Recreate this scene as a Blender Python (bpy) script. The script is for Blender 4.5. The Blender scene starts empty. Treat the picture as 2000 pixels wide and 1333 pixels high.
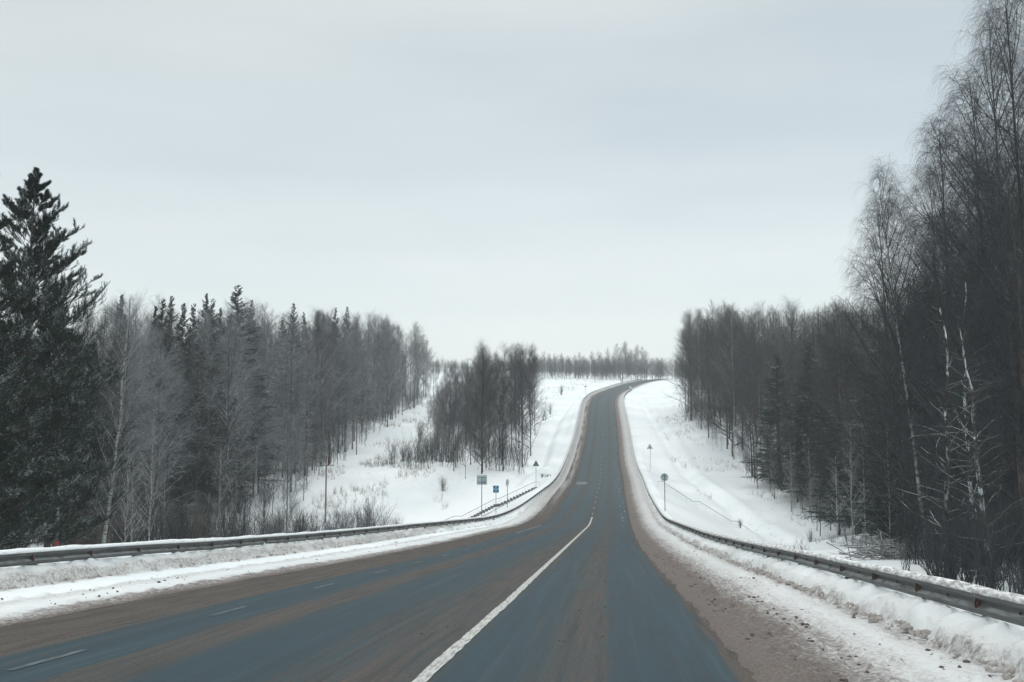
import bpy, math, random
import numpy as np
R = math.radians
sc = bpy.context.scene
COL = sc.collection
random.seed(7)

# ------------------------------------------------------------------ camera
F = 1944.0; HOR = 850.0; EYE = 1.87
cam = bpy.data.objects.new('camera', bpy.data.cameras.new('camera'))
COL.objects.link(cam)
cam.data.sensor_width = 36.0; cam.data.lens = 36.0 * F / 2000.0
cam.data.clip_start = 0.1; cam.data.clip_end = 9000
cam.location = (0, 0, EYE)
cam.rotation_euler = (R(90) + math.atan((HOR - 666.5) / F), 0, 0)
sc.camera = cam
sc.render.resolution_x = 1024; sc.render.resolution_y = 682

# ------------------------------------------------------------------ world: overcast sky
world = bpy.data.worlds.new("World"); sc.world = world; world.use_nodes = True
nt = world.node_tree; nt.nodes.clear()
def N(t, typ, **kw):
    n = t.nodes.new(typ)
    for k, v in kw.items(): setattr(n, k, v)
    return n
def ramp(t, stops, interp='LINEAR'):
    n = N(t, 'ShaderNodeValToRGB'); cr = n.color_ramp; cr.interpolation = interp
    while len(cr.elements) < len(stops): cr.elements.new(0.5)
    for e, (p, c) in zip(cr.elements, stops):
        e.position = p
        e.color = (c, c, c, 1) if not hasattr(c, '__len__') else (*c, 1)
    return n
SUN_EL, SUN_AZ = 48, 200
out = N(nt, 'ShaderNodeOutputWorld')
sky = N(nt, 'ShaderNodeTexSky', sky_type='NISHITA', sun_disc=False, sun_elevation=R(SUN_EL), sun_rotation=R(SUN_AZ))
sky.dust_density = 3.0
bg1 = N(nt, 'ShaderNodeBackground'); bg1.inputs['Strength'].default_value = 0.05
nt.links.new(sky.outputs[0], bg1.inputs['Color'])
tc = N(nt, 'ShaderNodeTexCoord')
sep = N(nt, 'ShaderNodeSeparateXYZ'); nt.links.new(tc.outputs['Generated'], sep.inputs[0])
# cloud deck colour by elevation; overcast skies are brightest overhead
el = ramp(nt, [(0.0, (.70, .752, .755)), (0.10, (.70, .752, .755)), (0.20, (.675, .725, .725)), (0.34, (.625, .68, .675)),
               (0.42, (.625, .68, .675)), (0.60, (1.0, 1.06, 1.07)), (1.0, (1.42, 1.48, 1.49))])
nt.links.new(sep.outputs[2], el.inputs[0])
mp = N(nt, 'ShaderNodeMapping'); mp.inputs['Scale'].default_value = (1.3, 1.3, 7.5); mp.inputs['Rotation'].default_value = (0, R(9), 0)
mp.inputs['Location'].default_value = (.32, 0, .2)
nt.links.new(tc.outputs['Generated'], mp.inputs[0])
cn = N(nt, 'ShaderNodeTexNoise'); cn.inputs['Scale'].default_value = 1.15; cn.inputs['Detail'].default_value = 3.5; cn.inputs['Roughness'].default_value = .42
nt.links.new(mp.outputs[0], cn.inputs['Vector'])
cr = ramp(nt, [(0.34, (.85, .878, .90)), (0.5, (1.0, 1.0, 1.0)), (0.64, (1.10, 1.085, 1.07))])
nt.links.new(cn.outputs[0], cr.inputs[0])
mul = N(nt, 'ShaderNodeMix', data_type='RGBA', blend_type='MULTIPLY'); mul.inputs[0].default_value = 1
nt.links.new(el.outputs[0], mul.inputs[6]); nt.links.new(cr.outputs[0], mul.inputs[7])
bg2 = N(nt, 'ShaderNodeBackground'); bg2.inputs['Strength'].default_value = 1.0
tint = N(nt, 'ShaderNodeMix', data_type='RGBA', blend_type='MULTIPLY'); tint.inputs[0].default_value = 1; tint.inputs[7].default_value = (.93, .90, .855, 1)
nt.links.new(mul.outputs[2], tint.inputs[6])
nt.links.new(tint.outputs[2], bg2.inputs['Color'])
ad = N(nt, 'ShaderNodeAddShader'); nt.links.new(bg1.outputs[0], ad.inputs[0]); nt.links.new(bg2.outputs[0], ad.inputs[1])
nt.links.new(ad.outputs[0], out.inputs['Surface'])

sun = bpy.data.objects.new('sun', bpy.data.lights.new('sun', 'SUN')); COL.objects.link(sun)
sun.data.energy = 0.5; sun.data.angle = R(25); sun.data.color = (1, .98, .95)
sun.rotation_euler = (R(90 - SUN_EL), 0, R(180 - SUN_AZ) + math.pi)

sc.view_settings.view_transform = 'Standard'; sc.view_settings.look = 'None'
sc.view_settings.exposure = 0.0; sc.view_settings.gamma = 1.0
sc.render.engine = 'CYCLES'
sc.cycles.max_bounces = 5; sc.cycles.diffuse_bounces = 2; sc.cycles.glossy_bounces = 2
sc.cycles.transparent_max_bounces = 8; sc.cycles.volume_bounces = 1
sc.cycles.use_denoising = True
sc.cycles.sample_clamp_indirect = 4

# ------------------------------------------------------------------ helpers
def tag(o, label=None, cat=None, group=None, kind=None):
    if label: o['label'] = label
    if cat: o['category'] = cat
    if group: o['group'] = group
    if kind: o['kind'] = kind
    return o
def empty(name, loc, rz=0, label=None, cat=None, group=None):
    o = bpy.data.objects.new(name, None); COL.objects.link(o)
    o.empty_display_size = .2
    o.location = loc; o.rotation_euler = (0, 0, rz)
    return tag(o, label, cat, group)
def mk(name, V, faces, mat, smooth=True, uv=None):
    """numpy mesh: V (n,3); faces (m,4) or (m,3) or a list of such arrays"""
    if not isinstance(faces, (list, tuple)): faces = [faces]
    faces = [np.asarray(f, dtype=np.int32) for f in faces if len(f)]
    me = bpy.data.meshes.new(name)
    V = np.asarray(V, dtype=np.float32)
    loops = np.concatenate([f.ravel() for f in faces])
    tot = np.concatenate([np.full(len(f), f.shape[1], np.int32) for f in faces])
    st = np.concatenate([[0], np.cumsum(tot)[:-1]]).astype(np.int32)
    me.vertices.add(len(V)); me.vertices.foreach_set('co', V.ravel())
    me.loops.add(len(loops)); me.loops.foreach_set('vertex_index', loops)
    me.polygons.add(len(tot)); me.polygons.foreach_set('loop_start', st); me.polygons.foreach_set('loop_total', tot)
    if smooth: me.polygons.foreach_set('use_smooth', np.ones(len(tot), bool))
    if uv is not None:
        l = me.uv_layers.new(name='UVMap'); l.data.foreach_set('uv', np.asarray(uv, np.float32)[loops].ravel())
    me.update(calc_edges=True)
    if mat: me.materials.append(mat)
    return me
def ob(name, me, parent=None, loc=(0, 0, 0)):
    o = bpy.data.objects.new(name, me); COL.objects.link(o); o.location = loc
    if parent: o.parent = parent
    return o
class MB:
    """collects boxes, tubes and prisms into one mesh"""
    def __init__(s): s.v = []; s.f4 = []; s.f3 = []; s.n = 0
    def add(s, V, f4=None, f3=None):
        s.v.append(np.asarray(V, float))
        if f4 is not None and len(f4): s.f4.append(np.asarray(f4) + s.n)
        if f3 is not None and len(f3): s.f3.append(np.asarray(f3) + s.n)
        s.n += len(V)
    def box(s, a, b, rz=0, piv=(0, 0, 0)):
        x0, y0, z0 = a; x1, y1, z1 = b
        V = np.array([(x, y, z) for z in (z0, z1) for y in (y0, y1) for x in (x0, x1)], float)
        c, q = math.cos(rz), math.sin(rz)
        V = V @ np.array([[c, q, 0], [-q, c, 0], [0, 0, 1]]) + np.array(piv)
        s.add(V, [(0, 2, 3, 1), (4, 5, 7, 6), (0, 1, 5, 4), (2, 6, 7, 3), (0, 4, 6, 2), (1, 3, 7, 5)])
    def tube(s, pts, r, S=8):
        P = np.array(pts, float)[None]; rr = np.broadcast_to(np.array(r, float), (P.shape[1],))[None]
        V, f = tubes(P, rr, S); s.add(V, f)
        for e in (0, P.shape[1] - 1):
            ring = V[e * S:(e + 1) * S]; c = ring.mean(0)
            s.add(np.vstack([ring, c]), None, [(i, (i + 1) % S, S) for i in range(S)])
    def prism(s, poly, y0, y1, M=None):
        """poly in xz, extruded along y"""
        n = len(poly)
        V = np.array([(x, y0, z) for x, z in poly] + [(x, y1, z) for x, z in poly] +
                     [(np.mean([p[0] for p in poly]), y0, np.mean([p[1] for p in poly])), (np.mean([p[0] for p in poly]), y1, np.mean([p[1] for p in poly]))], float)
        if M is not None: V = V @ M
        s.add(V, [(i, (i + 1) % n, n + (i + 1) % n, n + i) for i in range(n)],
              [(i, (i + 1) % n, 2 * n) for i in range(n)] + [(n + i, n + (i + 1) % n, 2 * n + 1) for i in range(n)])
    def mesh(s, name, mat, smooth=False):
        fs = []
        if s.f4: fs.append(np.vstack(s.f4))
        if s.f3: fs.append(np.vstack(s.f3))
        return mk(name, np.vstack(s.v), fs, mat, smooth)
def tubes(P, Rr, S=3):
    """P (N,K,3), Rr (N,K) -> verts, quads"""
    Nn, K, _ = P.shape
    T = np.gradient(P, axis=1); T /= np.linalg.norm(T, axis=2, keepdims=True) + 1e-9
    D = P[:, -1] - P[:, 0]; D = D / (np.linalg.norm(D, axis=1, keepdims=True) + 1e-9)
    ax = np.argmin(np.abs(D), axis=1); ref = np.eye(3)[ax][:, None, :]
    A = np.cross(T, np.broadcast_to(ref, T.shape)); A /= np.linalg.norm(A, axis=2, keepdims=True) + 1e-9
    B = np.cross(T, A)
    ang = np.arange(S) * 2 * np.pi / S
    V = P[:, :, None, :] + Rr[:, :, None, None] * (np.cos(ang)[None, None, :, None] * A[:, :, None, :] + np.sin(ang)[None, None, :, None] * B[:, :, None, :])
    idx = np.arange(Nn * K * S).reshape(Nn, K, S)
    a = idx[:, :-1, :]; b = idx[:, 1:, :]
    q = np.stack([a, np.roll(a, -1, 2), np.roll(b, -1, 2), b], -1).reshape(-1, 4)
    return V.reshape(-1, 3), q

# ------------------------------------------------------------------ materials
def new_mat(name):
    m = bpy.data.materials.new(name); m.use_nodes = True
    t = m.node_tree; b = t.nodes['Principled BSDF']
    return m, t, b
def noise(t, vec, scale, detail=4, rough=.5, dim=None):
    n = N(t, 'ShaderNodeTexNoise'); n.inputs['Scale'].default_value = scale
    n.inputs['Detail'].default_value = detail; n.inputs['Roughness'].default_value = rough
    if vec is not None: t.links.new(vec, n.inputs['Vector'])
    return n.outputs[0]
def math_(t, op, a, b=None, c=None, clamp=False):
    n = N(t, 'ShaderNodeMath', operation=op, use_clamp=clamp)
    for i, x in enumerate((a, b, c)):
        if x is None: continue
        if isinstance(x, (int, float)): n.inputs[i].default_value = x
        else: t.links.new(x, n.inputs[i])
    return n.outputs[0]
def mixc(t, fac, a, b):
    n = N(t, 'ShaderNodeMix', data_type='RGBA')
    if isinstance(fac, (int, float)): n.inputs[0].default_value = fac
    else: t.links.new(fac, n.inputs[0])
    for i, x in ((6, a), (7, b)):
        if isinstance(x, tuple): n.inputs[i].default_value = (*x, 1)
        else: t.links.new(x, n.inputs[i])
    return n.outputs[2]
def smooth(t, x, a, b):
    n = N(t, 'ShaderNodeMapRange', interpolation_type='SMOOTHSTEP')
    t.links.new(x, n.inputs[0]); n.inputs[1].default_value = a; n.inputs[2].default_value = b
    return n.outputs[0]
def scaled(t, vec, sx, sy, sz=1):
    m = N(t, 'ShaderNodeMapping'); m.inputs['Scale'].default_value = (sx, sy, sz)
    t.links.new(vec, m.inputs[0]); return m.outputs[0]
def bump(t, b, h, strength, dist):
    n = N(t, 'ShaderNodeBump'); n.inputs['Strength'].default_value = strength; n.inputs['Distance'].default_value = dist
    t.links.new(h, n.inputs['Height']); t.links.new(n.outputs[0], b.inputs['Normal'])

SNOW = (.84, .885, .90)
def lat_ramp(t, u, stops, lo, hi):
    """ramp over the lateral road coordinate u in metres"""
    x = math_(t, 'DIVIDE', math_(t, 'SUBTRACT', u, lo), hi - lo)
    r = ramp(t, [((p - lo) / (hi - lo), v) for p, v in stops], 'EASE'); t.links.new(x, r.inputs[0])
    return r.outputs[0]

def mat_road():
    m, t, b = new_mat('asphalt_with_grit')
    uv = N(t, 'ShaderNodeUVMap').outputs[0]
    sp = N(t, 'ShaderNodeSeparateXYZ'); t.links.new(uv, sp.inputs[0]); U, S = sp.outputs[0], sp.outputs[1]
    w = noise(t, scaled(t, uv, .25, .05), 1.0, 3)
    w2 = noise(t, scaled(t, uv, 1.2, .35), 1.0, 4)
    Uw = math_(t, 'ADD', U, math_(t, 'ADD', math_(t, 'MULTIPLY', math_(t, 'SUBTRACT', w, .5), .55), math_(t, 'MULTIPLY', math_(t, 'SUBTRACT', w2, .5), .34)))
    near = lat_ramp(t, Uw, [(-9.4, 1), (-7.55, .95), (-7.0, .12), (-6.1, .03), (-5.75, .55), (-5.3, .6), (-4.8, .10), (-4.1, .06), (-3.35, .36), (-2.7, .56), (-2.05, .58), (-1.85, .12), (-1.5, .04), (-1.1, .22), (-.72, .50), (-.25, .55), (.0, .18), (.25, .03), (1.22, .05), (1.42, .85), (1.9, 1)], -10, 2.2)
    far = lat_ramp(t, Uw, [(-9.4, 1), (-7.3, .85), (-6.7, .2), (-6.2, .04), (-5.5, .06), (-5.2, .62), (-4.85, .62), (-4.45, .08), (-3.4, .05), (-2.9, .32), (-2.3, .3), (-2.0, .08), (-1.5, .08), (-1.12, .5), (-.8, .5), (-.4, .06), (.7, .05), (1.15, .5), (1.7, 1)], -10, 2.2)
    g = mixc(t, smooth(t, S, 55, 190), near, far)
    st = noise(t, scaled(t, uv, 9, .22), 1.0, 5, .6)
    fine = noise(t, scaled(t, uv, 26, 7), 1.0, 4, .65)
    patch = noise(t, scaled(t, uv, .5, .09), 1.0, 4)
    g2 = math_(t, 'ADD', g, math_(t, 'MULTIPLY', math_(t, 'SUBTRACT', st, .5), .95))
    g2 = math_(t, 'ADD', g2, math_(t, 'MULTIPLY', math_(t, 'SUBTRACT', fine, .5), .55))
    g2 = math_(t, 'ADD', g2, math_(t, 'MULTIPLY', math_(t, 'SUBTRACT', patch, .5), .45))
    grit = smooth(t, g2, .10, .80)
    lump = noise(t, scaled(t, uv, 26, 16), 1.0, 5, .75)
    asp = mixc(t, noise(t, scaled(t, uv, 34, 34), 1.0, 3, .8), (.017, .040, .052), (.036, .068, .084))
    asp = mixc(t, smooth(t, noise(t, scaled(t, uv, 1.6, .05), 1.0, 5, .6), .3, .7), asp, (.025, .046, .057))
    asp = mixc(t, math_(t, 'MULTIPLY', smooth(t, noise(t, scaled(t, uv, 2.6, .03), 1.7, 6, .65), .48, .66), .30), asp, (.060, .095, .110))
    asp = mixc(t, math_(t, 'MULTIPLY', smooth(t, noise(t, scaled(t, uv, .5, .12), 3.1, 5, .6), .52, .7), .35), asp, (.018, .032, .040))
    asp = mixc(t, math_(t, 'MULTIPLY', smooth(t, S, 70, 200), .5), asp, (.070, .108, .124))  # lighter up the climb: grazing sheen and haze put into the asphalt colour
    dirt = mixc(t, smooth(t, lump, .3, .72), (.066, .058, .052), (.128, .114, .103))
    dirt = mixc(t, smooth(t, math_(t, 'MULTIPLY', noise(t, scaled(t, uv, 5, .5), 1.0, 4, .6), g), .42, .8), dirt, (.05, .042, .038))
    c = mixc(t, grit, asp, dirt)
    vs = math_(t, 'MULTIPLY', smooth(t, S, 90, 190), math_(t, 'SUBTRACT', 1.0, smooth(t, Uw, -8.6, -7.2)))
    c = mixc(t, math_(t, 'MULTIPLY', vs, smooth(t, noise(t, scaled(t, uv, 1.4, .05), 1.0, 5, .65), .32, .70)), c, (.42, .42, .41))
    c = mixc(t, math_(t, 'MULTIPLY', smooth(t, noise(t, scaled(t, uv, 7, .22), 1.0, 6, .7), .46, .66), .55), c, (.034, .040, .042))
    # salt-white smears on the climbing wheel track of our lane
    pm = smooth(t, noise(t, scaled(t, uv, 1.1, .28), 2.1, 5, .62), .60, .67)
    win = math_(t, 'MULTIPLY', smooth(t, U, .15, .45), math_(t, 'SUBTRACT', 1.0, smooth(t, U, 1.0, 1.25)))
    win = math_(t, 'MULTIPLY', win, smooth(t, S, 96, 112))
    c = mixc(t, math_(t, 'MULTIPLY', math_(t, 'MULTIPLY', pm, win), .75), c, (.55, .62, .65))
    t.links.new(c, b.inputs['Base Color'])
    rr = N(t, 'ShaderNodeMapRange'); t.links.new(grit, rr.inputs[0]); rr.inputs[3].default_value = .72; rr.inputs[4].default_value = .95
    t.links.new(rr.outputs[0], b.inputs['Roughness']); b.inputs['Specular IOR Level'].default_value = .18
    bump(t, b, math_(t, 'ADD', math_(t, 'MULTIPLY', lump, grit), math_(t, 'MULTIPLY', fine, .3)), .45, .03)
    return m
def mat_ground():
    m, t, b = new_mat('snow_ground')
    uv = N(t, 'ShaderNodeUVMap').outputs[0]
    sp = N(t, 'ShaderNodeSeparateXYZ'); t.links.new(uv, sp.inputs[0]); U, S = sp.outputs[0], sp.outputs[1]
    n1 = noise(t, scaled(t, uv, .9, .22), 1.0, 5, .6)
    ob3 = N(t, 'ShaderNodeTexCoord').outputs['Object']
    n2 = noise(t, ob3, 11, 6, .72)
    n3 = noise(t, ob3, 42, 4, .75)
    Uw = math_(t, 'ADD', U, math_(t, 'MULTIPLY', math_(t, 'SUBTRACT', n1, .5), .9))
    near = lat_ramp(t, Uw, [(-13.9, 0), (-13.25, .10), (-12.9, .3), (-12.62, .58), (-12.4, .46), (-12.15, .10), (-11.3, .06), (-10.9, .40), (-10.3, .22), (-9.75, .28), (-9.35, .72), (-8.9, 1), (-3, 1), (1.5, 1), (2.05, .93), (2.7, .68), (3.2, .46), (3.7, .34), (3.95, .42), (4.2, .62), (4.4, .3), (4.75, .10), (5.6, 0)], -15, 7)
    far = lat_ramp(t, Uw, [(-11.6, 0), (-10.6, .5), (-9.9, .62), (-9.3, .55), (-8.6, .62), (-8.2, .7), (-7.6, .9), (-3, 1), (1.5, 1), (2.3, .85), (2.9, .62), (3.6, .5), (4.4, .5), (5.0, .15), (5.8, 0)], -15, 7)
    g = mixc(t, smooth(t, S, 60, 170), near, far)
    inb = math_(t, 'MULTIPLY', smooth(t, U, -15, -14), math_(t, 'SUBTRACT', 1.0, smooth(t, U, 6, 7)))
    g = math_(t, 'MULTIPLY', g, inb)
    a = math_(t, 'ADD', g, math_(t, 'MULTIPLY', math_(t, 'SUBTRACT', n2, .5), 1.15))
    a = math_(t, 'ADD', a, math_(t, 'MULTIPLY', math_(t, 'SUBTRACT', n3, .5), .75))
    d = math_(t, 'MULTIPLY', smooth(t, a, .30, .92), smooth(t, g, .0, .12))
    dcol = mixc(t, smooth(t, n3, .35, .65), (.062, .050, .044), (.19, .162, .147))
    big = noise(t, scaled(t, uv, .06, .06), 1.0, 4, .5)
    sn = mixc(t, smooth(t, big, .3, .7), (.70, .765, .79), SNOW)
    # grey film of spray over the verge
    film = math_(t, 'MULTIPLY', smooth(t, g, .02, .45), .62)
    sn = mixc(t, film, sn, (.46, .46, .45))
    # old stalks and grass just under the surface away from the road
    obj = N(t, 'ShaderNodeTexCoord').outputs['Object']
    wild = math_(t, 'MULTIPLY', smooth(t, noise(t, scaled(t, obj, .028, .02, .02), 1.0, 3), .46, .62), smooth(t, noise(t, scaled(t, obj, 1.4, .55, 1), 1.0, 6, .72), .54, .74))
    outb = math_(t, 'ADD', smooth(t, U, 13, 22), math_(t, 'SUBTRACT', 1.0, smooth(t, U, -30, -19)))
    sn = mixc(t, math_(t, 'MULTIPLY', math_(t, 'MULTIPLY', wild, outb), .8), sn, (.36, .36, .35))
    c = mixc(t, d, sn, dcol)
    t.links.new(c, b.inputs['Base Color'])
    b.inputs['Roughness'].default_value = .75; b.inputs['Specular IOR Level'].default_value = .2
    h = math_(t, 'ADD', math_(t, 'MULTIPLY', n2, math_(t, 'MULTIPLY', inb, 1.0)), math_(t, 'ADD', math_(t, 'MULTIPLY', n3, .4), math_(t, 'MULTIPLY', noise(t, scaled(t, obj, .8, .8), 1.0, 5), .8)))
    bump(t, b, h, .32, .04)
    return m
def mat_bark(name, dark, light, snow=0.3, scale=3.0, blotch=.5, side=0.0):
    """bark with snow caught on the upper side of limbs; side>0 adds snow blown against the trunk from the road"""
    m, t, b = new_mat(name)
    obj = N(t, 'ShaderNodeTexCoord').outputs['Object']
    n = noise(t, scaled(t, obj, 1, 1, .35 if side == 0 else .8), scale, 4, .6)
    c = mixc(t, smooth(t, n, blotch - .12, blotch + .12), dark, light)
    oi = N(t, 'ShaderNodeObjectInfo'); vr = N(t, 'ShaderNodeMapRange'); t.links.new(oi.outputs['Random'], vr.inputs[0]); vr.inputs[3].default_value = .62; vr.inputs[4].default_value = 1.5
    cm = N(t, 'ShaderNodeVectorMath', operation='SCALE'); t.links.new(c, cm.inputs[0]); t.links.new(vr.outputs[0], cm.inputs['Scale']); c = cm.outputs[0]
    ge = N(t, 'ShaderNodeNewGeometry'); sp = N(t, 'ShaderNodeSeparateXYZ'); t.links.new(ge.outputs['Normal'], sp.inputs[0])
    up = smooth(t, sp.outputs[2], .25, .8)
    msk = smooth(t, noise(t, obj, .9, 3, .6), .62 - .35 * snow, .78 - .35 * snow)
    f = math_(t, 'MULTIPLY', math_(t, 'MULTIPLY', up, msk), min(1, snow * 1.6))
    if side > 0:
        sd = smooth(t, math_(t, 'ADD', math_(t, 'MULTIPLY', sp.outputs[0], -.7), math_(t, 'MULTIPLY', sp.outputs[1], -.7)), -.15, .6)
        ms = smooth(t, noise(t, scaled(t, obj, 1.6, 1.6, .9), 2.2, 5, .65), .55 - .10 * side, .58)
        ms = math_(t, 'MULTIPLY', ms, smooth(t, noise(t, obj, .55, 2), .44, .56))
        f = math_(t, 'MAXIMUM', f, math_(t, 'MULTIPLY', sd, ms))
    c = mixc(t, f, c, (.52, .58, .60))
    t.links.new(c, b.inputs['Base Color']); b.inputs['Roughness'].default_value = .9; b.inputs['Specular IOR Level'].default_value = .15
    return m
def mat_birch(name='birch_bark'):
    m, t, b = new_mat(name)
    obj = N(t, 'ShaderNodeTexCoord').outputs['Object']
    n = noise(t, scaled(t, obj, 2, 2, 7), 1.0, 4, .7)
    n2 = noise(t, scaled(t, obj, 1, 1, .7), 1.3, 3)
    c = mixc(t, smooth(t, n, .47, .60), (.30, .32, .315), (.045, .045, .045))
    c = mixc(t, smooth(t, n2, .55, .8), c, (.16, .15, .14))
    t.links.new(c, b.inputs['Base Color']); b.inputs['Roughness'].default_value = .8
    return m
def mat_needles(name, c0, c1, snow=.4):
    m, t, b = new_mat(name)
    obj = N(t, 'ShaderNodeTexCoord').outputs['Object']
    c = mixc(t, noise(t, obj, 1.3, 4), c0, c1)
    ge = N(t, 'ShaderNodeNewGeometry'); sp = N(t, 'ShaderNodeSeparateXYZ'); t.links.new(ge.outputs['Normal'], sp.inputs[0])
    up = smooth(t, sp.outputs[2], .2, .75)
    msk = smooth(t, noise(t, obj, .8, 5, .65), .68 - .35 * snow, .76 - .35 * snow)
    c = mixc(t, math_(t, 'MULTIPLY', up, msk), c, (.66, .74, .77))
    t.links.new(c, b.inputs['Base Color']); b.inputs['Roughness'].default_value = .75; b.inputs['Specular IOR Level'].default_value = .2
    return m
def mat_plain(name, col, rough=.6, metal=0., var=.15, scale=6.):
    m, t, b = new_mat(name)
    obj = N(t, 'ShaderNodeTexCoord').outputs['Object']
    n = noise(t, obj, scale, 5, .6)
    c = mixc(t, n, tuple(x * (1 - var) for x in col), tuple(min(1, x * (1 + var)) for x in col))
    t.links.new(c, b.inputs['Base Color']); b.inputs['Roughness'].default_value = rough; b.inputs['Metallic'].default_value = metal
    return m
def mat_steel_rail():
    m, t, b = new_mat('grimy_galvanised_steel')
    uv = N(t, 'ShaderNodeUVMap').outputs[0]
    n = noise(t, scaled(t, uv, 6, .8), 1.0, 5, .65); n2 = noise(t, scaled(t, uv, 30, 12), 1.0, 4, .7)
    c = mixc(t, smooth(t, n, .3, .7), (.060, .067, .068), (.135, .146, .147))
    c = mixc(t, smooth(t, n2, .5, .75), c, (.15, .13, .12))
    su = N(t, 'ShaderNodeSeparateXYZ'); t.links.new(uv, su.inputs[0])
    sm = math_(t, 'ABSOLUTE', math_(t, 'SUBTRACT', math_(t, 'MODULO', math_(t, 'ADD', su.outputs[1], 100.0), 3.9), 1.0))
    c = mixc(t, math_(t, 'MULTIPLY', math_(t, 'LESS_THAN', sm, .018), .8), c, (.03, .03, .03))
    c = mixc(t, math_(t, 'MULTIPLY', smooth(t, noise(t, scaled(t, uv, 1.2, .45), 2.0, 4, .6), .5, .7), .6), c, (.085, .08, .074))
    ge = N(t, 'ShaderNodeNewGeometry'); sp = N(t, 'ShaderNodeSeparateXYZ'); t.links.new(ge.outputs['Normal'], sp.inputs[0])
    c = mixc(t, math_(t, 'MULTIPLY', smooth(t, sp.outputs[2], .35, .85), smooth(t, noise(t, scaled(t, uv, 9, 2.5), 1.0, 5, .6), .36, .56)), c, (.40, .43, .43))
    t.links.new(c, b.inputs['Base Color']); b.inputs['Roughness'].default_value = .62; b.inputs['Metallic'].default_value = .25
    return m
def mat_cap(nm='rail_top_snow', e0=.52, e1=.75):
    m, t, b = new_mat(nm)
    obj = N(t, 'ShaderNodeUVMap').outputs[0]
    c = mixc(t, smooth(t, noise(t, scaled(t, obj, 14, 3), 1.0, 5, .7), e0, e1), (.80, .84, .855), (.34, .33, .31))
    t.links.new(c, b.inputs['Base Color']); b.inputs['Roughness'].default_value = .8
    bump(t, b, noise(t, scaled(t, obj, 20, 8), 1.0, 4), .5, .02)
    return m
def mat_marking():
    m, t, b = new_mat('worn_white_paint')
    uv = N(t, 'ShaderNodeUVMap').outputs[0]
    c = mixc(t, smooth(t, noise(t, scaled(t, uv, 18, 3), 1.0, 5, .7), .42, .66), (.50, .51, .49), (.17, .175, .17))
    t.links.new(c, b.inputs['Base Color']); b.inputs['Roughness'].default_value = .7
    return m
def mat_marking_faded(nm='faded_white_paint', ca=(.30, .35, .37), cb=(.06, .095, .11), e0=.35, e1=.62):
    m, t, b = new_mat(nm)
    uv = N(t, 'ShaderNodeUVMap').outputs[0]
    c = mixc(t, smooth(t, noise(t, scaled(t, uv, 12, 2), 1.0, 5, .7), e0, e1), ca, cb)
    t.links.new(c, b.inputs['Base Color']); b.inputs['Roughness'].default_value = .7
    return m

M_ROAD = mat_road(); M_GROUND = mat_ground(); M_RAIL = mat_steel_rail(); M_CAP = mat_cap(); M_CAP_DIRTY = mat_cap('grimy_rail_top_snow', .40, .60)
M_FADED2 = mat_marking_faded('very_worn_white_paint', (.115, .145, .16), (.030, .050, .062), .34, .56); M_LINE = mat_marking(); M_FADED = mat_marking_faded()
M_TWIG = mat_bark('dark_twigs', (.027, .031, .035), (.054, .059, .064), .12)
M_TWIG_PURPLE = mat_bark('purple_brown_twigs', (.036, .037, .042), (.080, .077, .083), .14)
M_TWIG_FROST = mat_bark('snow_dusted_twigs', (.070, .077, .083), (.145, .155, .165), .9)
M_TWIG_MID = mat_bark('grey_twigs', (.07, .068, .068), (.14, .135, .135), .3)
M_TWIG_PALE = mat_bark('pale_grey_twigs', (.16, .165, .165), (.31, .32, .32), .35)
M_BARK = mat_bark('dark_bark', (.035, .034, .034), (.085, .078, .074), .25, 5)
M_BARK_PALE = mat_bark('pale_aspen_bark', (.13, .137, .14), (.30, .31, .30), .25, 5)
M_PLASTER = mat_bark('snow_plastered_bark', (.04, .037, .036), (.09, .08, .075), .6, 5, side=.75)
M_LIMB = mat_bark('snow_laden_limbs', (.035, .034, .035), (.07, .065, .064), .62)
M_BIRCH = mat_birch()
M_PINEBARK = mat_bark('red_pine_bark', (.05, .040, .037), (.098, .076, .068), .15, 4)
M_PINE = mat_needles('pine_needles', (.007, .021, .015), (.018, .040, .027), .52)
M_SPRUCE = mat_needles('spruce_needles', (.008, .019, .020), (.018, .036, .036), .3)
M_SPRUCE_SNOW = mat_needles('snowy_spruce_needles', (.03, .05, .052), (.06, .085, .09), .85)
M_GREY = mat_plain('sign_grey_metal', (.37, .46, .48), .5, .2)
M_POLE = mat_plain('grey_pole_metal', (.13, .16, .17), .55, .3)
M_DARKMETAL = mat_plain('dark_post_steel', (.075, .08, .08), .6, .3)
M_REFL = mat_plain('brown_reflector', (.10, .07, .058), .6)
M_WOOD = mat_plain('weathered_pole_wood', (.16, .13, .115), .85)
M_CONC = mat_plain('dark_concrete_step', (.12, .125, .125), .85)
M_BLUE = mat_plain('blue_sign', (.03, .19, .36), .4)
M_WHITE = mat_plain('white_sign', (.75, .78, .78), .5, 0, .05)
M_RED = mat_plain('red_sign', (.26, .03, .028), .6)
M_BLACK = mat_plain('black_sign', (.02, .025, .03), .5)
M_STALK = mat_plain('dry_stalks', (.13, .115, .10), .9)
M_CLOD = mat_plain('frozen_dirt_clod', (.09, .075, .066), .95, 0, .4, 20)

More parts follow.
